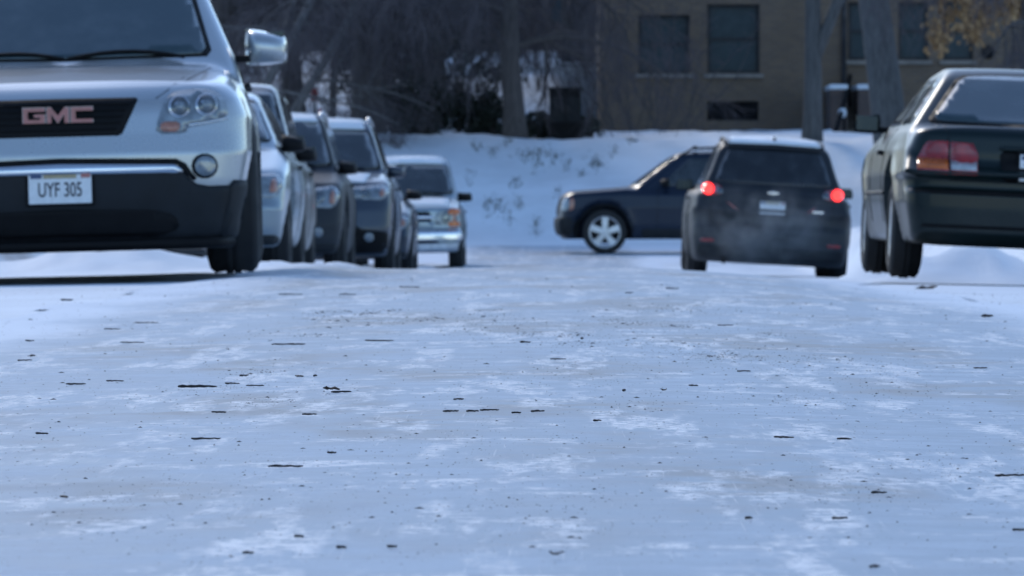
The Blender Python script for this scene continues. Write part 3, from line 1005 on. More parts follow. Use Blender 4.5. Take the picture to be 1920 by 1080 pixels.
    # headlamps
    for hl in car.sym('headlight', 'front', [A(*p) for p in ((318, 186), (332, 172), (362, 167), (402, 166), (424, 180), (434, 208), (428, 220), (388, 228), (362, 236), (352, 250), (298, 251), (304, 220))], M['lamp'], off=0.006):
        pass
    hls = [o for o in car.root.children if o.name.startswith('headlight')]
    for s, hl in ((1, hls[0]), (-1, hls[1])):
        for (px, py, r) in ((343, 200, 0.044), (393, 196, 0.044)):
            x, z = A(px, py)
            o = car.patch('bulb', 'front', circle(s * x, z, r), M['lampdark'], off=0.014, parent=hl, smooth=0)
            car.patch('bulb_ring', 'front', circle(s * x, z, r * 1.18), M['chrome'], off=0.010, parent=hl, smooth=0)
            car.patch('bulb_core', 'front', circle(s * x, z, r * 0.45), M['lamp'], off=0.02, parent=hl, smooth=0)
        car.patch('turn_signal', 'front', [(s * a, b) for a, b in (A(308, 228), A(344, 228), A(342, 247), A(306, 247))][::s], M['amber'], off=0.010, parent=hl)
        pts = [car.hit('front', s * A(px, py)[0], A(px, py)[1])[0] + Vector((0, -0.012, 0)) for px, py in ((360, 234), (385, 230), (415, 224), (432, 220))]
        car.rod('lamp_trim', pts, 0.006, M['chrome'], 5, hl)
    # bumper: dark lower half, black slot, bright strip
    lower = mirror_poly([(116, 312), (330, 312), (345, 318), (358, 334), (372, 344), (395, 348), (474, 345), (468, 400), (456, 462), (400, 474), (116, 476)])
    bp = car.patch('lower_bumper', 'front', lower, M['darkplastic'], off=0.010, smooth=0)
    lip = [car.hit('front', x, 0.20)[0] + Vector((0, 0.015, -0.035)) for x in np.linspace(-0.82, 0.82, 21)]
    car.rod('bumper_lip', lip, 0.032, M['black'], 8, bp)
    car.patch('air_intake', 'front', mirror_poly([(116, 392), (290, 392), (330, 402), (338, 428), (300, 440), (116, 442)]), M['black'], off=0.014, parent=bp)
    car.patch('bumper_slot', 'front', mirror_poly([(116, 297), (335, 297), (352, 306), (362, 322), (372, 334), (366, 338), (352, 326), (338, 309), (116, 309)]), M['black'], off=0.014, smooth=0)
    car.patch('chrome_strip', 'front', mirror_poly([(116, 308), (330, 308), (342, 315), (346, 322), (330, 324), (116, 327)]), M['chrome'], off=0.020, smooth=0)
    for s in (1, -1):
        x, z = A(388, 311)
        f = car.patch('fog_lamp', 'front', circle(s * x, z, 0.050), M['lamp'], off=0.016, smooth=0)
        car.patch('fog_ring', 'front', circle(s * x, z, 0.062), M['black'], off=0.008, parent=f, smooth=0)
    add_plate(car, 'front', 0.003, 0.38 + (378 - 352.5) / 387.0, 'UYF 305')
    add_mirror(car, 1.55, 1.145, 0.905, 0.215, 0.205, M['silver'], 0.16, round_=0.03)
    side_windows(car, 3)
    roof_rails(car, 2.1, 4.6)
    for sd in ('left', 'right'):
        for wy in (c['wf'], c['wr']):
            pts = []
            for t in np.linspace(R(-20), R(200), 20):
                loc, nor = car.hit(sd, wy + 0.462 * math.cos(t), 0.385 + 0.462 * math.sin(t))
                pts.append(loc)
            car.rod('arch_lip', pts, 0.022, M['darkplastic'], 6)
    # cladding along the sills and underbody
    car.sides('bumper_side', [(0.22, 0.18), (0.56, 0.18), (0.53, 0.46), (0.20, 0.465)], M['darkplastic'], off=0.012)
    car.sides('side_cladding', [(1.6, 0.2), (3.4, 0.2), (3.4, 0.36), (1.6, 0.36)], M['darkplastic'], off=0.01)
    mb = MB(); mb.box((0, 2.5, 0.25), (1.3, 4.0, 0.10)); mb.box((0, 4.0, 0.28), (1.5, 0.14, 0.12)); mb.tube([(0.3, 3.0, 0.19), (0.35, 4.9, 0.2)], 0.05, 8)
    mb.build('underbody', M['black'], car.root)
    car.patch('rear_window', 'rear', rw_poly(c), M['glass_side'])
    car.sym('tail_lamp', 'rear', [(0.62, 0.85), (0.84, 0.85), (0.80, 1.12), (0.66, 1.12)], M['red'])
    add_wheels(car, 0.825, 0.255, 0.24, 6)
    place(car, -2.362, 32.04, R(2.2), R(-1.5), 0, 0, ref=0.0)
    tag(car.root, 'large silver SUV with black grille and red letters parked on bare pavement', 'car', 'vehicles along the icy street')
build_silver_suv()

# ================================================================== the dark green saloon (right kerb, tail towards us)
def build_green_sedan():
    c = dict(L=4.4, zb=0.21, wrad=0.295, arch=0.345, wf=0.84, wr=3.46, crown=0.035, bowf=0.2, bowr=0.17, belt=0.86, kt=0.06, kc=0.085, zc=0.52, bowg=0.05, ks=0.04, kr=0.05, rc=0.035)
    c['nose'] = [(0.2, 0.08), (0.4, 0.0), (0.55, 0.02), (0.66, 0.1), (1.0, 0.5)]
    c['wz'] = [(0.15, 0.77), (0.26, 0.80), (0.45, 0.835), (0.62, 0.845), (0.75, 0.83), (0.86, 0.79), (1.0, 0.70)]
    c['gw'] = [(0.6, 0.82), (0.86, 0.77), (0.93, 0.725), (1.1, 0.61), (1.24, 0.515), (1.4, 0.42)]
    c['top'] = [(0, 0.60), (0.2, 0.68), (1.1, 0.86), (1.5, 0.88), (3.4, 0.90), (3.9, 0.91), (4.25, 0.905), (4.36, 0.88), (4.4, 0.86)]
    c['tail'] = [(0.2, 0.08), (0.28, 0.01), (0.42, 0.0), (0.515, 0.0), (0.535, 0.055), (0.75, 0.06), (0.86, 0.075), (0.95, 0.12)]
    c['ws'] = ((1.06, 0.84), (1.95, 1.25)); c['rg'] = ((4.0, 0.865), (3.32, 1.235))
    c['roof'] = [(1.0, 1.18), (1.9, 1.255), (2.5, 1.28), (3.2, 1.26), (3.5, 1.22), (4.4, 1.1)]
    car = Car('parked_sedan', c, M['green'], 0.019)
    A = lambda px, py: (-(px - 1921) / 326.0, 0.475 + (378 - py) / 326.0 + (px - 1921) / 326.0 * 0.05)   # seen from behind
    car.patch('rear_window_seal', 'rear', [(-0.67, 0.915), (0, 0.905), (0.67, 0.915), (0.462, 1.205), (0.3, 1.222), (0, 1.228), (-0.3, 1.222), (-0.462, 1.205)], M['black'], off=0.003)
    car.patch('rear_window', 'rear', [(-0.63, 0.93), (0, 0.92), (0.63, 0.93), (0.437, 1.193), (0.3, 1.208), (0, 1.213), (-0.3, 1.208), (-0.437, 1.193)], M['glass_teal'], off=0.008, grid=0.035)
    car.patch('windshield', 'front', ws_poly(c), M['glass'])
    # trunk lid shut lines
    for s in (1, -1):
        car.seam('rear', [(s * 0.56, 0.90), (s * 0.565, 0.82), (s * 0.555, 0.60)], 0.008)
        car.seam('top', [(s * 0.58, 3.98), (s * 0.575, 4.30)], 0.007)
    car.seam('rear', [(-0.55, 0.585), (0.55, 0.585)], 0.008)
    # tail lamps: outer piece on the wing, inner piece on the lid
    for s in (1, -1):
        outer = car.patch('tail_lamp', 'rear', [(s * a, b) for a, b in ((0.560, 0.635), (0.60, 0.635), (0.742, 0.638), (0.735, 0.70), (0.690, 0.79), (0.67, 0.805), (0.60, 0.808), (0.560, 0.808))][::s], M['red'], off=0.008, smooth=0)
        car.patch('turn_signal', 'rear', [(s * a, b) for a, b in ((0.562, 0.638), (0.742, 0.641), (0.733, 0.70), (0.562, 0.70))][::s], M['orange'], off=0.012, parent=outer, smooth=0)
        inner = car.patch('lid_lamp', 'rear', [(s * a, b) for a, b in ((0.395, 0.635), (0.548, 0.635), (0.548, 0.806), (0.42, 0.80), (0.39, 0.74))][::s], M['red'], off=0.008, smooth=0)
        car.patch('reversing_lamp', 'rear', [(s * a, b) for a, b in ((0.40, 0.637), (0.546, 0.637), (0.546, 0.69), (0.395, 0.69))][::s], M['whitelens'], off=0.012, parent=inner, smooth=0)
    # plate niche
    car.patch('plate_niche', 'rear', [(-0.25, 0.585), (0.25, 0.585), (0.27, 0.77), (-0.27, 0.77)], M['black'], off=0.003)
    car.patch('plate_lip', 'rear', [(-0.27, 0.765), (0.27, 0.765), (0.27, 0.79), (-0.27, 0.79)], M['green'], off=0.02)
    add_plate(car, 'rear', 0.0, 0.672, 'XP8', tx=0.075)
    # bumper rub strip and underside
    pts = [car.hit('rear', x, 0.515)[0] + Vector((0, 0.004, 0)) for x in np.linspace(-0.74, 0.74, 15)]
    car.rod('bumper_strip', pts, 0.014, M['black'], 6)
    car.patch('bumper_groove', 'rear', [(-0.70, 0.31), (0.70, 0.31), (0.69, 0.33), (-0.69, 0.33)], M['black'], off=0.002, smooth=0)
    mb = MB(); mb.box((0, 2.3, 0.25), (1.15, 3.3, 0.09)); mb.box((0, 3.46, 0.28), (1.3, 0.12, 0.08)); mb.bbox((-0.35, 4.15, 0.225), (0.42, 0.30, 0.13), 0.03)
    mb.tube([(-0.5, 4.2, 0.225), (-0.5, 4.42, 0.22)], 0.025, 10)
    mb.build('underbody', M['black'], car.root)
    side_windows(car, 2)
    for sd in ('left', 'right'):
        pts = [car.hit(sd, yy, 0.50)[0] for yy in np.linspace(1.25, 3.0, 14)]
        car.rod('rub_strip', pts, 0.014, M['black'], 6)
    add_mirror(car, 1.55, 0.93, 0.80, 0.16, 0.125, M['black'], 0.11)
    add_wheels(car, 0.735, 0.185, 0.19, 7)
    car.sym('headlight', 'front', [(0.40, 0.56), (0.74, 0.56), (0.72, 0.68), (0.42, 0.66)], M['lamp'])
    car.patch('grille', 'front', rect(-0.35, 0.35, 0.56, 0.64), M['black'])
    place(car, 2.733, 38.0 + 0.0, R(180 + 0.6), R(-2.6), 0, 0, ref=-0.105)
    # origin is the nose, so move the car forward by its length
    car.root.location.y = 38.0 + 4.4
    car.root.location.x = 2.733 + 0.046
    tag(car.root, 'dark green saloon with red and orange tail lamps parked by the kerb', 'car', 'vehicles along the icy street')
build_green_sedan()

# ================================================================== the dark SUV with lit brake lamps
def build_exhaust_suv():
    c = spec(5.1, 1.71, 0.985, 1.06, 0.92, 1.10, 1.2, wrad=0.375, wb=3.02, zb=0.2, roofw=0.63)
    c['tail'] = [(0.15, 0.12), (0.28, 0.02), (0.5, 0.0), (0.62, 0.02), (0.68, 0.07), (1.0, 0.08), (1.15, 0.13)]
    c['rg'] = ((4.98, 1.04), (4.60, 1.63)); c['bowr'] = 0.24
    c['gw'] = [(0.8, 0.955), (1.06, 0.86), (1.3, 0.76), (1.60, 0.66), (1.8, 0.6)]
    car = Car('dark_suv', c, M['charcoal'], 0.04)
    car.patch('rear_window', 'rear', [(-0.70, 1.17), (0, 1.16), (0.70, 1.17), (0.63, 1.40), (0.55, 1.565), (0, 1.575), (-0.55, 1.565), (-0.63, 1.40)], M['glass_side'], off=0.008, grid=0.06)
    sp = car.patch('roof_spoiler', 'rear', [(-0.58, 1.585), (0, 1.60), (0.58, 1.585), (0.53, 1.655), (0, 1.685), (-0.53, 1.655)], M['charcoal'], off=0.05, grid=0.06)
    car.patch('roof_glint', 'rear', [(-0.57, 1.60), (0, 1.615), (0.57, 1.60), (0.53, 1.66), (0, 1.69), (-0.53, 1.66)], M['snow'], off=0.062, grid=0.06)  # white band paints the roof edge's bright highlight onto the spoiler
    mb = MB(); mb.bbox((0, 4.45, 1.70), (0.03, 0.12, 0.08), 0.008); mb.build('antenna', M['black'], car.root)
    for s in (1, -1):
        t = car.patch('tail_lamp', 'rear', [(s * a, b) for a, b in ((0.60, 1.03), (0.70, 1.0), (0.87, 1.0), (0.84, 1.14), (0.66, 1.13), (0.60, 1.09))][::s], M['red'], off=0.012)
        car.patch('brake_light', 'rear', circle(s * 0.775, 1.07, 0.068), M['redlit'], off=0.02, parent=t, smooth=0)
        car.patch('clear_lens', 'rear', [(s * a, b) for a, b in ((0.59, 1.03), (0.69, 1.01), (0.69, 1.11), (0.61, 1.10))][::s], M['lampdark'], off=0.016, parent=t)
        car.patch('reflector', 'rear', [(s * a, b) for a, b in ((0.68, 0.44), (0.84, 0.44), (0.84, 0.48), (0.68, 0.48))][::s], M['red'], off=0.012)
    car.patch('lower_bumper', 'rear', [(-0.86, 0.26), (0.86, 0.26), (0.88, 0.40), (-0.88, 0.40)], M['darkplastic'], off=0.01)
    car.seam('rear', [(-0.74, 1.0), (-0.72, 0.66), (0.72, 0.66), (0.74, 1.0)], 0.01)
    car.patch('plate_niche', 'rear', [(-0.28, 0.78), (0.28, 0.78), (0.30, 0.98), (-0.30, 0.98)], M['charcoal'], off=0.004)
    add_plate(car, 'rear', 0.0, 0.885, '')
    loc, nor = car.hit('rear', 0.0, 1.06)
    mb = MB(); mb.bbox((0, 0, 0), (0.14, 0.02, 0.035), 0.008); mb.bbox((0, -0.002, 0), (0.05, 0.02, 0.055), 0.008)
    e = mb.build('emblem', M['chrome'], car.root); e.location = loc + Vector((0, 0.012, 0))
    loc, nor = car.hit('rear', -0.55, 0.86)
    mb = MB(); mb.bbox((0, 0, 0), (0.14, 0.015, 0.03), 0.005)
    e = mb.build('badge', M['chrome'], car.root); e.location = loc + Vector((0, 0.012, 0))
    mb = MB()
    pts = [car.hit('rear', x, 1.62)[0] for x in (0,)]
    side_windows(car, 3)
    roof_rails(car, 2.0, 4.5, 0.05, 0.05)
    add_mirror(car, 1.62, 1.10, 0.90, 0.21, 0.15, M['charcoal'], 0.14)
    car.patch('windshield', 'front', ws_poly(c), M['glass'], grid=0.09)
    car.sym('headlight', 'front', [(0.55, 0.74), (0.86, 0.76), (0.84, 0.92), (0.58, 0.90)], M['lamp'])
    mb = MB(); mb.box((0, 2.5, 0.27), (1.3, 4.0, 0.12)); mb.tube([(0.55, 4.6, 0.24), (0.55, 5.03, 0.22)], 0.035, 10); mb.build('underbody', M['black'], car.root)
    add_wheels(car, 0.85, 0.245, 0.24, 5)
    place(car, 2.635, 79.5 + 5.1, R(180), R(-3.2), R(-0.4), 0, ref=-0.545)
    tag(car.root, 'dark SUV with lit red brake lamps and exhaust fumes behind it', 'car', 'vehicles along the icy street')
build_exhaust_suv()

# ================================================================== the navy SUV crossing at the end of the street
def build_navy_suv():
    c = spec(4.87, 1.74, 0.93, 1.08, 1.00, 1.14, 1.25, wrad=0.37, wb=2.87, zb=0.25, roofw=0.66)
    c['wf'] = 0.83; c['wr'] = 0.83 + 2.87; c['bowf'] = 0.16
    c['top'] = [(0, 0.94), (0.12, 1.02), (0.3, 1.06), (1.2, 1.13), (1.5, 1.10), (4.87, 1.10)]
    c['ws'] = ((1.16, 1.08), (2.02, 1.69))
    c['wz'] = [(0.2, 0.84), (0.35, 0.89), (0.5, 0.92), (0.78, 0.93), (1.0, 0.91), (1.13, 0.85), (1.38, 0.73)]
    car = Car('crossing_suv', c, M['navy'], 0.04)
    car.patch('windshield', 'front', ws_poly(c), M['glass'], grid=0.08)
    for poly in ([(1.78, 1.14), (2.62, 1.14), (2.62, 1.60), (2.24, 1.60), (1.98, 1.36)], [(2.72, 1.14), (3.48, 1.14), (3.40, 1.60), (2.72, 1.60)], [(3.62, 1.16), (4.52, 1.18), (4.42, 1.58), (3.56, 1.60)]):
        car.sides('side_window', poly, M['glass'], off=0.005, grid=0.08)
    for yy in (1.70, 2.67, 3.54):
        for sd in ('left', 'right'):
            car.seam(sd, [(yy, 0.36), (yy + 0.02, 1.10)], 0.010)
    for s in (1, -1):
        sd = 'left' if s > 0 else 'right'
        hl = car.patch('headlight', sd, [(0.10, 0.72), (0.22, 0.72), (0.24, 0.95), (0.13, 0.97)], M['lamp'], off=0.008)
        car.patch('turn_signal', sd, [(0.235, 0.72), (0.31, 0.76), (0.32, 0.93), (0.25, 0.95)], M['amber'], off=0.010, parent=hl)
        for yy in (2.50, 3.40):
            loc, nor = car.hit(sd, yy, 0.98)
            mb = MB(); mb.bbox(loc + nor * 0.02, (0.03, 0.17, 0.04), 0.008); mb.build('door_handle', M['navy'], car.root)
        car.patch('rocker_panel', sd, [(1.45, 0.28), (3.2, 0.28), (3.2, 0.42), (1.45, 0.42)], M['darkplastic'], off=0.012)
        car.patch('bumper_side', sd, [(0.06, 0.34), (0.38, 0.30), (0.38, 0.60), (0.05, 0.62)], M['darkplastic'], off=0.012)
        # dark arch lips
        for wy in (c['wf'], c['wr']):
            pts = []
            for t in np.linspace(R(-12), R(192), 18):
                loc, nor = car.hit(sd, wy + 0.46 * math.cos(t), 0.37 + 0.46 * math.sin(t))
                pts.append(loc + nor * 0.004)
            car.rod('arch_lip', pts, 0.028, M['darkplastic'], 6)
    car.patch('grille', 'front', rect(-0.5, 0.5, 0.66, 0.94), M['black'])
    car.patch('front_bumper', 'front', [(-0.82, 0.33), (0.82, 0.33), (0.82, 0.60), (-0.82, 0.60)], M['darkplastic'], off=0.03)
    add_mirror(car, 1.82, 1.20, 0.90, 0.20, 0.17, M['black'], 0.16)
    # roof rack with two cross bars
    roof_rails(car, 2.05, 4.5, 0.05, 0.10, M['black'])
    for yy in (2.35, 3.9):
        mb = MB(); mb.bbox((0, yy, 1.80), (1.28, 0.06, 0.03), 0.008); mb.build('roof_crossbar', M['black'], car.root)
    mb = MB(); mb.box((0, 2.4, 0.32), (1.3, 3.8, 0.12)); mb.build('underbody', M['black'], car.root)
    car.patch('rear_window', 'rear', rw_poly(c), M['glass_side'], grid=0.08)
    car.sym('tail_lamp', 'rear', [(0.68, 0.8), (0.82, 0.8), (0.80, 1.1), (0.70, 1.1)], M['red'])
    add_wheels(car, 0.80, 0.235, 0.262, 5)
    place(car, 0.10, 111.6, R(-90), 0, 0, 0, ref=-0.50)
    tag(car.root, 'navy SUV with roof rack and silver wheels crossing below the snowy bank', 'car', 'vehicles along the icy street')
build_navy_suv()

# ================================================================== the other cars along the left kerb
def roof_snow_glint(car, H, w=0.56, h=0.115):  # white band paints the bright roof edge glint; snow on the boxy SUV
    car.patch('roof_snow_glint', 'front', [(-w, H - h - 0.015), (0, H - h), (w, H - h - 0.015), (w * 0.93, H - 0.05), (0, H - 0.022), (-w * 0.93, H - 0.05)], M['snow'], off=0.012, grid=0.05, smooth=0)
def front_car(name, c, mat, label, X, Yy, ref, res=0.045, roll=-1.0, yaw=0.0, mirror=None, mirror_mat=None, dark_low=True, lamp=None, extra=None, track=None, rails=False, rim=0.21):
    car = Car(name, c, mat, res)
    W = max(w for _, w in c['wz'])
    car.patch('windshield_seal', 'front', [(a * 1.05, b + (0.012 if b > 1.2 else -0.012)) for a, b in ws_poly(c)], M['black'], off=0.003, grid=0.08)
    car.patch('windshield', 'front', ws_poly(c), M['glass'], off=0.009, grid=0.07)
    wipers(car)
    lz0, lz1, lx0, lx1 = lamp
    for s in (1, -1):
        hl = car.patch('headlight', 'front', [(s * a, b) for a, b in ((lx0, lz0 + 0.02), (lx1 - 0.06, lz0), (lx1, lz0 + (lz1 - lz0) * 0.6), (lx1 - 0.05, lz1), (lx0 + 0.04, lz1 - 0.03))][::s], M['lamp'], off=0.008)
        car.patch('bulb', 'front', circle(s * (lx0 * 0.55 + lx1 * 0.45), (lz0 + lz1) / 2, (lz1 - lz0) * 0.32), M['lampdark'], off=0.014, parent=hl, smooth=0)
        car.patch('turn_signal', 'front', [(s * a, b) for a, b in ((lx1 - 0.11, lz0 + 0.04), (lx1 - 0.05, lz0 + 0.05), (lx1 - 0.055, lz1 - 0.05), (lx1 - 0.09, lz1 - 0.05))][::s], M['amber'], off=0.015, parent=hl)
        f = car.patch('fog_lamp', 'front', circle(s * (W - 0.27), c['zb'] + 0.21, 0.05), M['lamp'], off=0.016, smooth=0)
    car.patch('grille', 'front', [(-lx0 + 0.04, lz0 + 0.01), (lx0 - 0.04, lz0 + 0.01), (lx0 - 0.06, lz1 - 0.03), (-lx0 + 0.06, lz1 - 0.03)], M['black'], off=0.006)
    car.patch('air_intake', 'front', [(-W + 0.40, c['zb'] + 0.08), (W - 0.40, c['zb'] + 0.08), (W - 0.36, c['zb'] + 0.24), (-W + 0.36, c['zb'] + 0.24)], M['black'], off=0.006)
    if dark_low:
        car.patch('lower_bumper', 'front', [(-W + 0.10, c['zb'] + 0.02), (W - 0.10, c['zb'] + 0.02), (W - 0.08, c['zb'] + 0.09), (-W + 0.08, c['zb'] + 0.09)], M['darkplastic'], off=0.01)
    side_windows(car, 2)
    my, mz, mw, mh = mirror
    add_mirror(car, my, mz, W - 0.10, mw, mh, mirror_mat or M['black'], 0.13)
    if rails: roof_rails(car, c['ws'][1][0] + 0.1, c['L'] - 0.5, 0.03, 0.055, M['rim'])
    car.patch('rear_window', 'rear', rw_poly(c), M['glass_side'], grid=0.09)
    car.sym('tail_lamp', 'rear', [(W - 0.26, c['belt'] - 0.28), (W - 0.10, c['belt'] - 0.28), (W - 0.13, c['belt'] - 0.06), (W - 0.24, c['belt'] - 0.06)], M['red'], grid=0.09)
    mb = MB(); mb.box((0, c['L'] / 2, c['zb'] + 0.08), (1.25, c['L'] - 1.0, 0.10)); mb.build('underbody', M['black'], car.root)
    if extra: extra(car)
    add_wheels(car, track or (W - 0.125), 0.215, rim, 5)
    place(car, X, Yy, R(yaw), R(roll), R(-0.5), 0, ref=ref)
    tag(car.root, label, 'car', 'vehicles along the icy street')
    return car

# silver hatchback behind the large SUV
def ex(car):
    for z0, z1, w_ in ((0.25, 0.34, 0.66), (0.40, 0.46, 0.62)):
        car.patch('bumper_opening', 'front', [(-w_ + 0.04, z0), (w_ - 0.04, z0), (w_, z1), (-w_, z1)], M['black'], off=0.008)
c = spec(4.35, 1.42, 0.87, 0.93, 0.70, 0.95, 1.05, wrad=0.305, wb=2.6, zb=0.19, roofw=0.60)
front_car('parked_hatchback', c, M['silver2'], 'silver blue hatchback with amber corner lamp tucked behind the large silver SUV', -2.80, 49.0, -0.16,
          mirror=(1.35, 0.985, 0.19, 0.15), lamp=(0.55, 0.74, 0.42, 0.83), rim=0.20, extra=ex)
# tall pale SUV with dark windows
c = spec(4.6, 1.78, 0.91, 1.05, 0.86, 1.06, 1.1, wrad=0.34, wb=2.65, zb=0.22, roofw=0.64)
def ex(car):
    car.patch('bumper_bar', 'front', [(-0.6, 0.42), (0.6, 0.42), (0.6, 0.47), (-0.6, 0.47)], M['chrome'], off=0.02)
front_car('parked_suv', c, M['beige'], 'tall pale gold SUV with dark windows behind the silver blue hatchback', -3.08, 58.0, -0.29,
          mirror=(1.4, 1.10, 0.20, 0.16), lamp=(0.66, 0.90, 0.46, 0.86), extra=ex, rails=False)
# dark SUV with pale roof behind it
c = spec(4.6, 1.66, 0.91, 1.03, 0.86, 1.05, 1.1, wrad=0.34, wb=2.65, zb=0.22, roofw=0.66)
def ex(car):
    roof_snow_glint(car, 1.66, 0.60, 0.10)
    car.patch('roof_glint', 'top', [(-0.56, 2.05), (0.56, 2.05), (0.60, 3.9), (-0.60, 3.9)], M['snow'], off=0.012, grid=0.12)  # white sheet carries the painted edge glint back over the roof
front_car('parked_suv', c, M['charcoal'], 'dark SUV with pale roof squeezed between the pale gold SUV and the slate SUV', -2.90, 64.6, -0.36,
          mirror=(1.4, 1.08, 0.19, 0.15), lamp=(0.66, 0.88, 0.46, 0.86), extra=ex, rails=True)
# slate blue SUV with bright hood
c = spec(4.57, 1.74, 0.92, 1.06, 0.92, 1.10, 1.08, wrad=0.345, wb=2.66, zb=0.2, roofw=0.645)
c['top'] = [(0, 0.93), (0.2, 1.0), (0.6, 1.07), (1.08, 1.13), (1.4, 1.09), (4.57, 1.08)]; c['head'] = 0.07
def ex(car):
    car.patch('front_cladding', 'front', [(-0.84, 0.24), (0.84, 0.24), (0.86, 0.46), (0.55, 0.50), (0.45, 0.62), (-0.45, 0.62), (-0.55, 0.50), (-0.86, 0.46)], M['black'], off=0.005)
    car.patch('skid_plate', 'front', [(-0.42, 0.30), (0.42, 0.30), (0.38, 0.38), (-0.38, 0.38)], M['rim'], off=0.014)
    roof_snow_glint(car, 1.74, 0.58, 0.13)
    car.patch('roof_glint', 'top', [(-0.52, 2.05), (0.52, 2.05), (0.56, 3.6), (-0.56, 3.6)], M['snow'], off=0.010, grid=0.12)  # roof whitened behind its painted edge glint
    car.patch('hood_sheen', 'top', [(-0.62, 0.30), (0.62, 0.30), (0.66, 0.95), (-0.66, 0.95)], M['snow'], off=0.006, grid=0.08)  # sky reflection on the hood, painted as a thin white sheet
front_car('parked_suv', c, M['greyblue'], 'slate blue SUV with roof glint painted white and black lower bumper', -2.57, 70.5, -0.42,
          mirror=(1.42, 1.13, 0.20, 0.16), mirror_mat=M['greyblue'], lamp=(0.80, 0.97, 0.42, 0.87), extra=ex, rails=True, dark_low=False)
# dark saloon almost hidden behind it
c = spec(4.6, 1.42, 0.89, 0.92, 0.72, 0.95, 1.1, deck=0.98, wrad=0.315, wb=2.7, zb=0.19, roofw=0.58)
front_car('parked_sedan', c, M['greyblue'], 'low dark saloon almost hidden behind the slate blue SUV', -2.62, 84.0, -0.55,
          mirror=(1.4, 1.02, 0.20, 0.14), lamp=(0.56, 0.74, 0.42, 0.84))
# old white boxy SUV farthest along
c = spec(4.6, 1.76, 0.88, 1.02, 0.93, 1.05, 1.25, wrad=0.36, wb=2.75, zb=0.28, roofw=0.64)
c['nose'] = [(0.2, 0.06), (0.36, 0.0), (0.58, 0.0), (0.62, 0.05), (0.95, 0.06), (1.05, 0.14), (1.3, 0.5)]
c['bowf'] = 0.14; c['kc'] = 0.06; c['kt'] = 0.05
c['top'] = [(0, 0.93), (0.15, 0.97), (1.25, 1.12), (1.5, 1.06), (4.6, 1.04)]; c['head'] = 0.06
c['ws'] = ((1.19, 1.08), (2.03, 1.72))
def ex(car):
    car.patch('front_bumper', 'front', [(-0.84, 0.46), (0.84, 0.46), (0.84, 0.60), (-0.84, 0.60)], M['chrome'], off=0.04)
    car.patch('bumper_lower', 'front', [(-0.82, 0.30), (0.82, 0.30), (0.82, 0.42), (-0.82, 0.42)], M['rim'], off=0.015)
    car.patch('grille_bar', 'front', [(-0.45, 0.78), (0.45, 0.78), (0.45, 0.83), (-0.45, 0.83)], M['chrome'], off=0.02)
    for s in (1, -1):
        for z0, z1 in ((0.66, 0.74), (0.84, 0.92)):
            car.patch('marker_lamp', 'front', [(s * a, b) for a, b in ((0.66, z0), (0.82, z0), (0.82, z1), (0.66, z1))][::s], M['orange'], off=0.018)
    car.patch('hood_snow', 'top', [(-0.68, 0.28), (0.68, 0.28), (0.66, 1.05), (-0.66, 1.05)], M['snow'], off=0.02, grid=0.1)
    roof_snow_glint(car, 1.76, 0.57, 0.12)
    car.patch('roof_snow', 'top', [(-0.55, 2.2), (0.55, 2.15), (0.56, 4.2), (-0.56, 4.2)], M['snow'], off=0.015, grid=0.12)
    car.patch('fascia_band', 'front', [(-0.45, 0.66), (0.45, 0.66), (0.45, 0.74), (-0.45, 0.74)], M['silver2'], off=0.012)
front_car('parked_suv', c, M['silver2'], 'old boxy pale SUV with snow on its hood and orange marker lamps', -2.15, 98.4, -0.665,
          mirror=(1.62, 1.12, 0.22, 0.15), lamp=(0.68, 0.92, 0.45, 0.82), extra=ex, dark_low=False)

# ================================================================== houses beyond the bank
def wall_with_openings(x0, x1, z0, z1, holes, t=0.3):
    """front wall in the plane y=0, thickness t, with real rectangular openings"""
    xc = sorted({x0, x1} | {h[0] for h in holes} | {h[1] for h in holes})
    zc = sorted({z0, z1} | {h[2] for h in holes} | {h[3] for h in holes})
    mb = MB()
    vid = {}
    def V(x, y, z):
        k = (round(x, 4), y, round(z, 4))
        if k not in vid:
            vid[k] = len(mb.v); mb.v.append((x, y, z))
        return vid[k]
    solid = lambda i, j: 0 <= i < len(xc) - 1 and 0 <= j < len(zc) - 1 and not any(h[0] < (xc[i] + xc[i + 1]) / 2 < h[1] and h[2] < (zc[j] + zc[j + 1]) / 2 < h[3] for h in holes)
    for i in range(len(xc) - 1):
        for j in range(len(zc) - 1):
            if not solid(i, j): continue
            a, b, c_, d = xc[i], xc[i + 1], zc[j], zc[j + 1]
            mb.f.append((V(a, 0, c_), V(b, 0, c_), V(b, 0, d), V(a, 0, d)))
            mb.f.append((V(a, t, c_), V(a, t, d), V(b, t, d), V(b, t, c_)))
            if not solid(i - 1, j): mb.f.append((V(a, 0, c_), V(a, 0, d), V(a, t, d), V(a, t, c_)))
            if not solid(i + 1, j): mb.f.append((V(b, 0, c_), V(b, t, c_), V(b, t, d), V(b, 0, d)))
            if not solid(i, j - 1): mb.f.append((V(a, 0, c_), V(a, t, c_), V(b, t, c_), V(b, 0, c_)))
            if not solid(i, j + 1): mb.f.append((V(a, 0, d), V(b, 0, d), V(b, t, d), V(a, t, d)))
    return mb

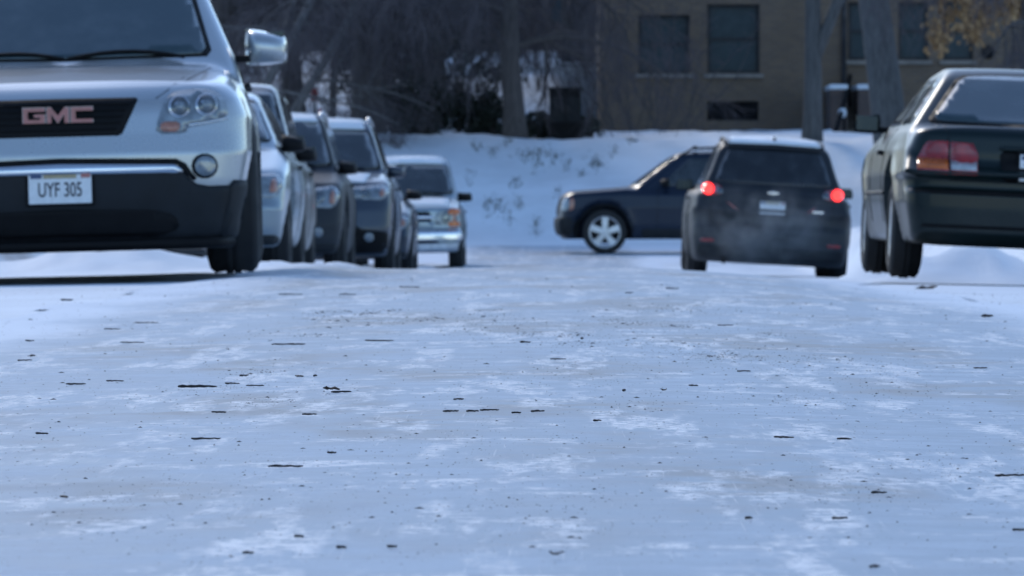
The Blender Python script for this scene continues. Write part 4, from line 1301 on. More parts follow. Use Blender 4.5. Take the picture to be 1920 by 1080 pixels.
def sash_window(root, x0, x1, z0, z1, y=0.0, sill=True):
    w, h = x1 - x0, z1 - z0
    cx, cz = (x0 + x1) / 2, (z0 + z1) / 2
    f = MB()
    for (c_, s_) in (((x0 + 0.035, y + 0.14, cz), (0.07, 0.08, h)), ((x1 - 0.035, y + 0.14, cz), (0.07, 0.08, h)),
                     ((cx, y + 0.14, z0 + 0.035), (w - 0.14, 0.08, 0.07)), ((cx, y + 0.14, z1 - 0.035), (w - 0.14, 0.08, 0.07)),
                     ((cx, y + 0.14, cz), (w - 0.14, 0.09, 0.06))):
        f.box(c_, s_)
    win = f.build('window', M['frame'], root)
    for za, zb_ in ((z0 + 0.07, cz - 0.03), (cz + 0.03, z1 - 0.07)):
        p = MB(); p.box((cx, y + 0.155 + (0.02 if za > cz else 0), (za + zb_) / 2), (w - 0.14, 0.012, zb_ - za)); p.build('pane', M['window'], win)
    if sill:
        s_ = MB(); s_.bbox((cx, y - 0.02, z0 - 0.05), (w + 0.16, 0.16, 0.09), 0.01); s_.build('sill', M['stone'], win)
    return win

def build_house():
    D = 142.0
    s = FPX / D
    bx = lambda px: (px - VX) / s
    bz = lambda py: CAMZ + (VY - py) / s
    X0, X1, Z0, Z1 = bx(1124), 17.0, 1.55, 8.2
    root = empty('brick_apartment_house', (0, D, 0))
    wins = [(1197, 1293, 28, 138), (1326, 1424, 8, 138), (1590, 1650, 4, 113), (1684, 1740, 4, 113), (1768, 1824, 4, 113), (1980, 2070, 4, 130), (2130, 2220, 4, 130)]
    holes = [(bx(a), bx(b), bz(d), bz(c_)) for a, b, c_, d in wins]
    upper = [(a, b, c_ + 3.0, min(d, 4.7) + 2.6) for a, b, c_, d in holes if True]
    well = (bx(1326), bx(1422), bz(226), bz(190))
    wb_ = wall_with_openings(X0, X1, Z0, Z1, holes + upper + [well])
    wb_.build('wall', M['brick'], root)
    mb = MB(); mb.box((X0 + 0.15, 6.2, (Z0 + Z1) / 2), (0.3, 11.8, Z1 - Z0)); mb.build('side_wall', M['brick'], root)
    mb = MB(); mb.box(((X0 + X1) / 2 + 0.2, 6.5, (Z0 + Z1) / 2), (X1 - X0 - 0.6, 11.0, Z1 - Z0 - 0.1)); mb.build('interior', M['frame'], root)
    for h in holes: sash_window(root, *h)
    for h in upper: sash_window(root, *h)
    # dark louvred basement vent
    v = MB(); v.box(((well[0] + well[1]) / 2, 0.25, (well[2] + well[3]) / 2), (well[1] - well[0], 0.04, well[3] - well[2]))
    vent = v.build('basement_vent', M['black'], root)
    for k in range(6):
        z = well[2] + 0.04 + k * (well[3] - well[2] - 0.06) / 5.4
        m_ = MB(); m_.box(((well[0] + well[1]) / 2, 0.12, z), (well[1] - well[0] - 0.02, 0.10, 0.012), (R(35), 0, 0)); m_.build('louvre', M['steel'], vent)
    # stone band, roof and downspout
    m_ = MB(); m_.bbox(((X0 + X1) / 2, -0.04, Z1 + 0.06), (X1 - X0 + 0.5, 0.5, 0.16), 0.02); m_.build('cornice', M['stone'], root)
    m_ = MB(); m_.add([(X0 - 0.3, -0.4, Z1 + 0.14), (X1 + 0.3, -0.4, Z1 + 0.14), (X1 + 0.3, 12.4, Z1 + 0.14), (X0 - 0.3, 12.4, Z1 + 0.14), (X0 + 3, 6, Z1 + 2.6), (X1 - 3, 6, Z1 + 2.6)],
                       [(0, 1, 5, 4), (1, 2, 5), (2, 3, 4, 5), (3, 0, 4), (3, 2, 1, 0)]); m_.build('roof', M['roof'], root)
    m_ = MB(); m_.tube([(bx(1582), -0.08, 1.7), (bx(1582), -0.08, Z1)], 0.05, 8); m_.build('downspout', M['steel'], root, True)
    m_ = MB(); m_.lathe([(0.0, 0), (0.13, 0), (0.15, 0.03), (0.13, 0.06), (0, 0.06)], 16)
    o = m_.build('wall_vent', M['black'], root, True); o.location = (bx(1852), -0.005, bz(98)); o.rotation_euler = (0, 0, R(-90))
    tag(root, 'brown brick apartment house with dark sash windows above the snowy bank', 'house')
    # entrance stoop: two low walls with snow caps, steps between them and a dark rail
    st = empty('entrance_stoop', (0, D - 2.6, 0))
    s2 = FPX / (D - 2.6)
    sx = lambda px: (px - VX) / s2
    sz = lambda py: CAMZ + (VY - py) / s2
    for i, (a, b) in enumerate(((1556, 1588), (1608, 1646))):
        m_ = MB(); m_.bbox(((sx(a) + sx(b)) / 2, 1.2, (1.5 + sz(168)) / 2), (sx(b) - sx(a), 2.4, sz(168) - 1.5), 0.02); w_ = m_.build('stoop_wall', M['brick2'], st)
        m_ = MB(); m_.bbox(((sx(a) + sx(b)) / 2, 1.2, sz(168) + 0.055), (sx(b) - sx(a) + 0.04, 2.42, 0.11), 0.035); m_.build('snow_cap', M['snow'], w_, True)
    for k in range(6):
        m_ = MB(); zt = sz(168) - 0.15 - 0.17 * (5 - k)
        m_.bbox((sx(1598), 0.15 + 0.3 * k, (1.5 + zt) / 2), (0.22, 0.30, zt - 1.5), 0.008); m_.build('step', M['stone'], st)
    m_ = MB(); m_.tube([(sx(1600), 1.6, sz(140)), (sx(1590), 0.2, sz(165)), (sx(1572), -1.2, sz(215)), (sx(1556), -2.2, sz(258))], 0.05, 8)
    for (px, yy, pa, pb) in ((1598, 1.2, 145, 200), (1580, -0.6, 190, 250), (1558, -2.1, 254, 285)):
        m_.tube([(sx(px), yy, sz(pa)), (sx(px), yy, sz(pb))], 0.035, 6)
    m_.build('handrail', M['black'], st, True)
    for (px, py, yy, w_) in ((1575, 213, -1.0, 0.16), (1545, 254, -2.3, 0.18)):
        m_ = MB(); m_.bbox((0, 0, 0), (w_, 0.35, 0.20), 0.07); o = m_.build('snow_clump', M['snow'], st, True); o.location = (sx(px), yy, sz(py))
    tag(st, 'brick entrance stoop with snow capped low walls and dark handrail', 'steps')
build_house()

def build_back_block():
    """long dark block far behind the trees"""
    D = 186.0
    root = empty('long_dark_apartment_block', (0, D, 0))
    holes = []
    for k in range(12):
        for lv in (0, 1, 2):
            x = -33 + k * 3.0
            holes.append((x, x + 1.1, 5.4 + lv * 3.0, 7.0 + lv * 3.0))
    wall_with_openings(-36, 4.5, 1.8, 15.0, holes).build('wall', M['brick2'], root)
    mb = MB(); mb.box((-16.75, 5.2, 9.2), (38.3, 9.6, 11.4)); mb.build('interior', M['frame'], root)
    for h in holes: sash_window(root, *h, sill=False)
    m_ = MB(); m_.bbox((-16.75, 4.5, 15.15), (39.5, 11.5, 0.3), 0.03); m_.build('roof', M['roof'], root)
    tag(root, 'long dark red brick block far behind the bare trees', 'building')
build_back_block()
def build_right_block():
    root = empty('brick_garage_block', (24, 150, 0))
    wall_with_openings(-5, 30, 1.2, 9.0, [(k * 4.0 - 3, k * 4.0 - 1.7, 3.2, 4.8) for k in range(8)]).build('wall', M['brick2'], root)
    for k in range(8): sash_window(root, k * 4.0 - 3, k * 4.0 - 1.7, 3.2, 4.8)
    mb = MB(); mb.box((12.5, 5.2, 5.0), (34.8, 9.6, 7.6)); mb.build('interior', M['frame'], root)
    m_ = MB(); m_.bbox((12.5, 4.8, 9.15), (36, 11, 0.3), 0.03); m_.build('roof', M['roof'], root)
    tag(root, 'second brick block beside the brown apartment house', 'building')
build_right_block()

# white paling fence between the shrubs and the house
def build_fence():
    D = 150.0
    s = FPX / D
    fx = lambda px: (px - VX) / s
    fz = lambda py: CAMZ + (VY - py) / s
    root = empty('white_paling_fence', (fx(960), D, 0))
    x0 = fx(960)
    zt = fz(124); n = 46
    pick = MB(); pick.box((0, 0, 0), (0.085, 0.025, 1.42)); pick.add([(-0.0425, -0.0125, 0.71), (0.0425, -0.0125, 0.71), (0.0425, 0.0125, 0.71), (-0.0425, 0.0125, 0.71), (0, -0.0125, 0.76), (0, 0.0125, 0.76)], [(0, 1, 4), (1, 2, 5, 4), (2, 3, 5), (3, 0, 4, 5)])
    first = None
    x = fx(788); k = 0
    while x < fx(1121):
        if first is None: first = o = pick.build('paling', M['whitewood'], root)
        else: o = link_copy(first, root)
        o.location = (x - x0, 0, zt - 0.74)
        x += 0.105; k += 1
    for z in (zt - 0.06, zt - 1.2):
        m_ = MB(); m_.box(((fx(788) + fx(1121)) / 2 - x0, 0.045, z), (fx(1121) - fx(788), 0.05, 0.09)); m_.build('rail', M['whitewood'], root)
    m_ = MB(); m_.bbox(((fx(788) + fx(1121)) / 2 - x0, 0.03, zt + 0.06), (fx(1121) - fx(788), 0.10, 0.05), 0.015); m_.build('snow_cap', M['snow'], root)
    tag(root, 'white paling fence seen through the dark shrubs beside the brick house', 'fence')
    # dark metal cabinet in front of it
    b = empty('utility_cabinet', (at(1060, 255, 131).x, 131, 0))
    z0, z1 = 1.6, at(0, 168, 131).z
    m_ = MB(); m_.bbox((0, 0, (z0 + z1) / 2), (0.64, 0.6, z1 - z0), 0.02); m_.build('cabinet_body', M['black'], b)
    m_ = MB(); m_.bbox((0, 0, z1 + 0.02), (0.70, 0.66, 0.05), 0.012); m_.build('cabinet_lid', M['darkplastic'], b)
    for sx_ in (-0.16, 0.16):
        m_ = MB(); m_.bbox((sx_, -0.305, (z0 + z1) / 2 + 0.1), (0.29, 0.02, z1 - z0 - 0.5), 0.006); d = m_.build('door', M['darkplastic'], b)
        h_ = MB(); h_.bbox((sx_ * 0.3, -0.325, (z0 + z1) / 2 + 0.1), (0.02, 0.02, 0.12), 0.005); h_.build('handle', M['steel'], d)
    tag(b, 'dark metal cabinet standing by the white paling fence', 'cabinet')
    # small red sign on a post, far left
    sg = empty('red_sign', (at(590, 200, 140).x, 140, gz(at(590, 200, 140).x, 140)))
    zz = at(0, 178, 140).z - sg.location.z
    m_ = MB(); m_.tube([(0.02, 0, 0), (0, 0, zz + 0.15)], 0.025, 8); m_.build('post', M['steel'], sg, True)
    m_ = MB(); m_.bbox((0, -0.035, zz), (0.15, 0.02, 0.26), 0.006); m_.build('sign_panel', M['redsign'], sg)
    m_ = MB(); m_.bbox((0.12, -0.035, zz - 0.36), (0.06, 0.015, 0.14), 0.004); m_.build('reflector', M['redsign'], sg)
    tag(sg, 'small red sign on a thin post among the bare trunks', 'sign')
build_fence()

# ================================================================== trees and shrubs
def grow(seed, base_r, height, lean=(0, 0), first=0.22, limbs=9, spread=0.9, droop=0.35, twig_n=6, kink=0.10, fork=None, levels=3, tw_len=0.9, hang=0.0):
    """returns (wood, twigs): tapered trunk with limbs, and the fine twigs"""
    rnd = random.Random(seed)
    wood, tw = MB(), MB()
    def path(p, d, ln, n, wander, drop):
        pts = [p.copy()]
        d = d.copy()
        for i in range(n):
            d = (d + Vector((rnd.uniform(-1, 1), rnd.uniform(-1, 1), rnd.uniform(-1, 1))) * wander + Vector((0, 0, -drop / n))).normalized()
            p = p + d * (ln / n)
            pts.append(p.copy())
        return pts
    def branch(p, d, r, ln, lvl):
        n = 6 if lvl == 1 else 4
        pts = path(p, d, ln, n, 0.22 if lvl > 1 else 0.16, droop * (1 if lvl == 1 else 0.8))
        rads = [r * (1 - 0.75 * i / n) for i in range(n + 1)]
        (wood if lvl <= 2 else tw).tube(pts, rads, 5 if lvl == 1 else (4 if lvl == 2 else 3), cap=False)
        if lvl >= levels + 1: return
        kids = {1: 8, 2: 7, 3: twig_n}[lvl]
        for k in range(kids):
            t = rnd.uniform(0.22, 1.0)
            i = min(n - 1, int(t * n))
            q = pts[i] + (pts[i + 1] - pts[i]) * (t * n - i)
            dd = (pts[i + 1] - pts[i]).normalized()
            side = Vector((rnd.uniform(-1, 1), rnd.uniform(-1, 1), rnd.uniform(-0.7 - hang, 0.7 - hang))).normalized()
            nd = (dd * rnd.uniform(0.5, 1.0) + side * rnd.uniform(0.6, 1.0)).normalized()
            branch(q, nd, max(0.006, rads[i] * rnd.uniform(0.45, 0.65)) if lvl < 3 else 0.006, ln * rnd.uniform(0.38, 0.6) if lvl < 3 else tw_len * rnd.uniform(0.4, 1.0), lvl + 1)
    n = 10
    d = Vector((lean[0], lean[1], 1)).normalized()
    pts = path(Vector((0, 0, -0.3)), d, height, n, kink, -0.05)
    rads = [base_r * (1.25 if i == 0 else 1) * (1 - 0.8 * (i / n) ** 1.2) for i in range(n + 1)]
    wood.tube(pts, rads, 10)
    if fork:
        z, ang, ln, rr = fork
        i = int(z / height * n)
        fp = path(pts[i], Vector((math.sin(ang), 0, math.cos(ang))), ln, 8, 0.07, -0.05)
        wood.tube(fp, [rr * (1 - 0.7 * k / 8) for k in range(9)], 8)
        for k in range(6):
            q = fp[rnd.randint(2, 8)]
            a = rnd.uniform(0, 6.28)
            branch(q, Vector((math.cos(a), math.sin(a), 0.5)).normalized(), rr * 0.4, height * 0.25, 1)
    for k in range(limbs):
        t = first + (0.97 - first) * (k + rnd.random()) / limbs
        i = min(n - 1, int(t * n))
        q = pts[i] + (pts[i + 1] - pts[i]) * (t * n - i)
        a = k * 2.4 + rnd.uniform(-0.5, 0.5)
        branch(q, Vector((math.cos(a), math.sin(a), rnd.uniform(0.15, 0.6))).normalized(), rads[i] * 0.42, height * spread * rnd.uniform(0.32, 0.48) * (1.15 - 0.5 * t), 1)
    return wood, tw

_tree_cache = {}
def tree(name, kind, px, D, label, rz=0.0, sc=1.0, bark='bark', group='bare trees beyond the bank', leaves=None, **kw):
    x = (px - VX) / FPX * D
    root = empty(name, (x, D, gz(x, D)), (0, 0, rz)); root.scale = (sc, sc, sc)
    if kind not in _tree_cache:
        w, t = grow(**kw)
        _tree_cache[kind] = (w.build('trunk', M[bark], root, True), tag(t.build('crown', M['twig'], root, False), kind='stuff'))
    else:
        a, b = _tree_cache[kind]
        link_copy(a, root); link_copy(b, root)
    tag(root, label, 'tree', group)
    return root

kwA = dict(seed=11, base_r=0.34, height=10.0, first=0.20, limbs=14, spread=0.85, droop=0.55, twig_n=8, hang=0.35)
kwB = dict(seed=23, base_r=0.24, height=9.0, first=0.22, limbs=14, spread=0.9, droop=0.6, twig_n=8, hang=0.4)
kwC = dict(seed=37, base_r=0.10, height=8.0, lean=(0.55, 0.1), first=0.2, limbs=9, spread=0.7, droop=0.7, twig_n=6, hang=0.2, kink=0.05)
T = [('broad_tree', 'A', 690, 130, 'stout bare tree with drooping twigs growing behind the slate blue SUV', 0.3, 1.0, kwA),
     ('bare_tree', 'B', 966, 128.5, 'bare tree with upright brown trunk on top of the bank between shrubs', 1.0, 0.95, kwB),
     ('bare_tree', 'B', 560, 136, 'bare tree among the thin trunks near the red sign', 2.2, 1.0, None),
     ('bare_tree', 'A', 420, 138, 'bare tree whose twigs hang above the large silver SUV mirror', 4.0, 0.9, None),
     ('bare_tree', 'B', 820, 146, 'bare tree rising behind the dark evergreen shrubs', 3.0, 1.1, None),
     ('bare_tree', 'A', 1075, 158, 'bare tree behind the white paling fence', 5.2, 1.0, None),
     ('bare_tree', 'A', 905, 164, 'bare tree in front of the long dark brick block', 2.0, 1.05, None),
     ('bare_tree', 'B', 640, 160, 'bare tree farther back between the red sign and the stout tree', 0.2, 1.1, None),
     ('bare_tree', 'A', 250, 150, 'bare tree hidden above the roof of the large silver SUV', 1.0, 1.1, None)]
for nm, kd, px, D, lb, rz, sc, kw in T:
    tree(nm, kd, px, D, lb, rz, sc, **(kw or {}))
tree('leaning_tree', 'C', 500, 127, 'slim bare tree leaning to the right above the parked cars', 0.0, 1.0, bark='bark_grey', **kwC)
tree('leaning_tree', 'C', 395, 125, 'slim leaning bare tree beside the large silver SUV mirror', 0.15, 1.1)
tree('young_tree', 'D', 538, 132, 'slim upright young trunk left of the red sign', 0, 1.0, seed=51, base_r=0.085, height=7.5, first=0.35, limbs=8, spread=0.5, droop=0.4, twig_n=5, hang=0.1)
tree('young_tree', 'D', 622, 133, 'slim upright young trunk right of the red sign', 2.0, 1.0)
tree('forked_tree', 'E', 1522, 127, 'grey forked tree standing before the brick house', 0, 1.0, bark='bark_pale', seed=61, base_r=0.19, height=9.0, lean=(0.02, 0), first=0.4, limbs=9, spread=0.6, droop=0.4, twig_n=4, fork=(2.4, 0.38, 6.0, 0.13), kink=0.05)
tree('pale_tree', 'F', 1688, 122, 'thick pale grey tree trunk leaning beside the green saloon', 0, 1.0, bark='bark_pale', seed=71, base_r=0.36, height=11.0, lean=(-0.13, 0), first=0.42, limbs=9, spread=0.6, droop=0.3, twig_n=4, kink=0.035)

# hanging dead leaves of the tree at the right edge
def build_leaf_tree():
    D = 118.0
    root = tree('leafy_tree', 'G', 1960, D, 'tree at the right holding on to hanging brown leaves', 0, 1.0, bark='bark', seed=83, base_r=0.22, height=8.0, first=0.35, limbs=10, spread=0.75, droop=0.9, twig_n=4, hang=0.3)
    rnd = random.Random(5)
    mb = MB()
    base = root.location
    spots = [(1752, 62, 20), (1768, 40, 22), (1790, 20, 26), (1812, 35, 16), (1828, 60, 12), (1842, 30, 22), (1856, 8, 24), (1880, 14, 20), (1905, 20, 18), (1800, 5, 25), (1760, 78, 10), (1830, 10, 20), (1895, -20, 30), (1820, -25, 30), (1760, -20, 24), (1930, 10, 30)]
    for px, py, r in spots:
        c0 = at(px, py, D)
        rr = r / FPX * D
        st = [c0 - base + Vector((0.3, 0.2, 1.2 + rnd.random())), c0 - base + Vector((0.05, 0, 0.4)), c0 - base]
        mb.tube(st, [0.012, 0.008, 0.004], 3, cap=False)
        for k in range(52):
            p = c0 - base + Vector((rnd.gauss(0, rr * 0.55), rnd.gauss(0, 0.25), rnd.gauss(0, rr * 0.9)))
            l, w_ = rnd.uniform(0.09, 0.16), rnd.uniform(0.03, 0.06)
            e = Euler((rnd.uniform(-0.6, 0.6), rnd.uniform(-0.7, 0.7), rnd.uniform(0, 6.28))).to_matrix()
            q = [Vector((0, 0, 0)), Vector((w_, 0.01, -l * 0.5)), Vector((0, 0.02, -l)), Vector((-w_, 0.01, -l * 0.5))]
            mb.add([p + e @ v for v in q], [(0, 1, 2), (0, 2, 3)])
    tag(mb.build('leaf_clusters', M['dryleaf'], root), kind='stuff')
build_leaf_tree()

def leafy(name, px, D, w, h, dep, n, label, seed, z0=None, mat='hedge', leaf=0.09):
    """evergreen shrub: woody stems and many small leaves through its volume"""
    rnd = random.Random(seed)
    x = (px - VX) / FPX * D
    root = empty(name, (x, D, gz(x, D) - 0.05))
    st = MB(); lf = MB()
    for k in range(9):
        a = rnd.uniform(0, 6.28); r = rnd.random()
        tip = Vector((math.cos(a) * w * 0.42 * r, math.sin(a) * dep * 0.42 * r, h * rnd.uniform(0.6, 0.95)))
        st.tube([(tip.x * 0.15, tip.y * 0.15, 0), (tip.x * 0.5 + rnd.uniform(-.05, .05), tip.y * 0.5, tip.z * 0.5), tip], [0.03, 0.02, 0.006], 5, cap=False)
    clumps = [(rnd.uniform(-0.42, 0.42) * w, rnd.uniform(-0.42, 0.42) * dep, rnd.uniform(0.08, 0.92) * h, rnd.uniform(0.12, 0.26)) for _ in range(int(16 * w * h))]
    for k in range(n):
        cx, cy, cz, cr = rnd.choice(clumps)
        p = Vector((cx + rnd.gauss(0, cr * 0.6), cy + rnd.gauss(0, cr * 0.6), max(0.02, cz + rnd.gauss(0, cr * 0.6))))
        u = abs(p.x) / (w * 0.5)
        if p.z > h * (1.08 - 0.45 * u * u): continue
        l, w_ = leaf * rnd.uniform(0.6, 1.3), leaf * rnd.uniform(0.25, 0.5)
        e = Euler((rnd.uniform(-1.2, 1.2), rnd.uniform(-1.2, 1.2), rnd.uniform(0, 6.28))).to_matrix()
        q = [Vector((0, 0, 0)), Vector((w_, 0.01, l * 0.5)), Vector((0, 0.02, l)), Vector((-w_, 0.01, l * 0.5))]
        lf.add([p + e @ v for v in q], [(0, 1, 2), (0, 2, 3)])
    st.build('stems', M['bark'], root); tag(lf.build('foliage', M[mat], root), kind='stuff')
    tag(root, label, 'shrub', 'dark shrubs along the top of the bank')
    return root
leafy('evergreen_shrub', 742, 131.5, 1.0, 1.0, 1.2, 2600, 'dark evergreen shrub next to the stout bare tree', 1)
leafy('evergreen_shrub', 802, 130.8, 1.1, 1.15, 1.2, 2800, 'dark evergreen shrub second from the stout bare tree', 2)
leafy('evergreen_shrub', 862, 131.2, 1.0, 0.80, 1.2, 2200, 'low dark evergreen shrub with bright gaps above it', 3)
leafy('evergreen_shrub', 920, 131.0, 0.8, 0.90, 1.1, 2000, 'dark evergreen shrub touching the upright trunk on the bank', 4)
leafy('evergreen_shrub', 1008, 131.4, 0.7, 0.55, 1.0, 1500, 'low evergreen shrub between the upright trunk and the metal cabinet', 5)
leafy('evergreen_shrub', 1103, 131.5, 0.5, 0.5, 0.9, 900, 'small evergreen shrub squeezed against the house corner', 6)
leafy('tall_evergreen', 862, 141, 2.6, 2.7, 1.6, 2600, 'tall loose evergreen shrub looming behind the low shrubs', 7, leaf=0.13)
leafy('tall_evergreen', 720, 143, 2.2, 3.0, 1.6, 5200, 'tall loose evergreen shrub behind the stout bare tree', 8, leaf=0.13)

def stick_shrub(name, px, D, h, w, label, seed, n=40):
    """bare shrub with many upright stems"""
    rnd = random.Random(seed)
    x = (px - VX) / FPX * D
    root = empty(name, (x, D, gz(x, D) - 0.05))
    a_, b_ = MB(), MB()
    for k in range(n):
        bx_ = rnd.gauss(0, w * 0.25); by = rnd.gauss(0, 0.4)
        p = Vector((bx_, by, 0)); d = Vector((bx_ / w * 0.9 + rnd.gauss(0, 0.15), rnd.gauss(0, 0.15), 1)).normalized()
        pts = [p.copy()]
        hh = h * rnd.uniform(0.7, 1.1)
        for i in range(6):
            d = (d + Vector((rnd.gauss(0, 0.13), rnd.gauss(0, 0.13), 0))).normalized()
            p = p + d * hh / 6; pts.append(p.copy())
        a_.tube(pts, [0.018 * (1 - 0.8 * i / 6) for i in range(7)], 4, cap=False)
        for j in range(16):
            i = rnd.randint(1, 5); q = pts[i] + (pts[i + 1] - pts[i]) * rnd.random()
            e = (Vector((rnd.gauss(0, 1), rnd.gauss(0, 1), rnd.uniform(0.1, 1.2)))).normalized()
            l = rnd.uniform(0.25, 0.7)
            b_.tube([q, q + e * l * 0.5 + Vector((0, 0, 0.03)), q + e * l + Vector((rnd.gauss(0, .05), 0, 0.02))], [0.007, 0.005, 0.003], 3, cap=False)
    a_.build('stems', M['bark'], root); tag(b_.build('twigs', M['twig'], root), kind='stuff')
    tag(root, label, 'shrub', 'bare shrubs beyond the bank')
stick_shrub('bare_shrub', 760, 135, 3.2, 2.2, 'bare many stemmed shrub over the evergreens by the stout tree', 1, 40)
stick_shrub('bare_shrub', 880, 136, 3.0, 2.0, 'bare many stemmed shrub over the low evergreen with bright gaps', 2, 14)
stick_shrub('bare_shrub', 1008, 146, 3.2, 0.7, 'bare shrub with fine stems in front of the paling fence', 3, 8)
#stick_shrub('bare_shrub', 660, 138, 3.4, 1.3, 'bare shrub between the red sign and the stout tree', 4, 40)
stick_shrub('bare_shrub', 1195, 139, 3.4, 1.8, 'bare shrub with fine twigs before the left house window', 5, 26)
#stick_shrub('bare_shrub', 480, 140, 3.6, 2.2, 'bare shrub behind the roof of the tall pale gold SUV', 6, 46)

# dead grass poking through the snow of the bank
gm = MB()
rnd = random.Random(9)
tufts = [(985, 293, 14), (1012, 287, 16), (1040, 297, 8), (1120, 302, 12), (1118, 313, 8), (966, 343, 9), (925, 381, 12), (936, 390, 10), (974, 380, 9), (1006, 421, 6), (1006, 436, 5), (925, 287, 8), (950, 265, 6), (1185, 265, 7), (1062, 312, 7), (892, 275, 8), (915, 400, 6), (955, 410, 6), (1090, 330, 5), (1045, 360, 5), (880, 330, 6), (1005, 310, 10), (1150, 285, 6)]
for px, py, r in tufts:
    # walk along the view line until it meets the bank
    D = 117.0
    while D < 128 and at(px, py, D).z > gz(at(px, py, D).x, D): D += 0.05
    p0 = at(px, py, D)
    for k in range(4 * r):
        x = p0.x + rnd.gauss(0, r / 95 * 0.75); yv = p0.y + rnd.gauss(0, 0.30)
        b = Vector((x, yv, gz(x, yv) - 0.01))
        e = Vector((rnd.gauss(0, 0.06), rnd.gauss(0, 0.06), rnd.uniform(0.02, 0.09)))
        w_ = Vector((rnd.uniform(0.006, 0.016), 0.003, 0))
        gm.add([b - w_, b + w_, b + e], [(0, 1, 2)])
tag(gm.build('dead_grass', M['grass']), 'dark dead grass poking through the snow on the bank', 'grass', kind='stuff')

# ================================================================== litter on the ice
def twig_mesh(length, thick, seed, bend=0.1, n=9, stub=True):
    rnd = random.Random(seed)
    mb = MB()
    pts = []
    off = 0.0
    for i in range(n + 1):
        t = i / n
        off += rnd.uniform(-1, 1) * bend * length / n
        pts.append((length * (t - 0.5), off, thick * 0.5 + rnd.uniform(0, 0.28) * thick))
    rads = [thick * 0.5 * (1.0 - 0.35 * i / n) * rnd.uniform(0.75, 1.25) * (0.6 if i in (0, n) else 1) for i in range(n + 1)]
    mb.tube(pts, rads, 6)
    if stub:
        i = rnd.randint(2, n - 2)
        a = Vector(pts[i]); d = Vector((rnd.uniform(0.3, 0.8), rnd.choice((-1, 1)) * 0.8, 0.15)).normalized()
        mb.tube([a, a + d * length * 0.16], [thick * 0.3, thick * 0.15], 5)
    return mb
# px, py, length px, thickness px, angle on the ground (deg)
TW = [(370, 734, 74, 6, 4), (540, 652, 66, 3.5, 10), (712, 645, 58, 3.5, -8), (142, 728, 40, 4, 12), (215, 722, 34, 3.5, -3), (457, 712, 34, 4, 35), (435, 727, 28, 4, 4), (478, 731, 34, 3, -2),
      (562, 713, 30, 4, -25), (591, 712, 18, 4, 55), (640, 743, 40, 4, 8), (580, 786, 28, 4, 0), (410, 782, 28, 2.5, -2), (386, 833, 56, 3.5, 3), (845, 780, 30, 3, 0), (886, 780, 24, 3.5, -3), (918, 778, 36, 2.5, 3),
      (1008, 780, 26, 3, 4), (968, 783, 18, 2.5, 0), (1046, 680, 30, 3, -6), (535, 886, 66, 2.5, 2), (622, 860, 18, 3.5, -4), (78, 823, 24, 2.5, 0), (120, 944, 38, 3, -30), (1470, 830, 38, 3, -2), (1583, 833, 30, 4, -12),
      (248, 648, 46, 3, -4), (60, 674, 22, 4, 60), (46, 682, 28, 2.5, 4), (55, 645, 18, 3.5, -8), (274, 610, 46, 2, 3), (210, 622, 32, 2.5, 5), (125, 568, 24, 4, 0), (545, 556, 46, 2.5, 0), (652, 556, 32, 2, 0), (768, 542, 40, 2.5, -3),
      (1092, 641, 14, 4, 45), (985, 648, 22, 4, -12), (1395, 703, 26, 2.5, 0), (1300, 731, 18, 4, -10), (1170, 741, 12, 5, 30), (860, 757, 20, 2, 4), (1850, 599, 24, 5, 15), (1838, 697, 26, 2, -3), (1120, 798, 16, 2.5, 6),
      (1640, 1078, 20, 3, 0), (1895, 903, 60, 4, 4), (1648, 936, 30, 3.5, -4), (1404, 985, 14, 4, 0), (1575, 985, 30, 2.5, -2), (465, 1052, 22, 3, 0), (560, 1021, 18, 3, 0), (640, 1042, 20, 2.5, 0), (1910, 1008, 24, 3, -10), (735, 1040, 20, 2.5, 5), (1260, 545, 24, 3, 0), (1180, 553, 16, 2.5, 5), (1360, 615, 30, 2, 0)]
SHAPE = ['straight dark twig', 'thin dark twig', 'crooked dark twig', 'short dark twig']
for i, (px, py, ln, th, ang) in enumerate(TW):
    p = ground_at(px, py)
    s = p.y / FPX
    L_, t_ = ln * s, max(0.0035, th * s * 0.95)
    mb = twig_mesh(L_, t_, 100 + i, 0.05 if i in (0, 11, 13) else 0.22)
    o = mb.build('twig', M['twigwood'], None, True)
    o.location = (p.x, p.y, p.z + 0.006)
    # foreshortening: a small tilt on screen is a larger turn on the ground
    o.rotation_euler = (0, 0, R(max(-70, min(70, ang * 2.2))))
    if i == 0: lb = 'thickest straight dark twig lying alone on the ice'
    elif i == 13: lb = 'long straight thin twig with blunt ends on the ice'
    elif i == 23: lb = 'slanting thin twig on smooth blue ice'
    elif i in (14, 15, 16): lb = 'dark twig in a straight row of three on the ice'
    elif i == 9: lb = 'bent dark twig standing askew at the end of a row of twigs'
    else: lb = 'small dark twig lying on the icy street'
    tag(o, lb, 'twig', 'twigs on the icy street')
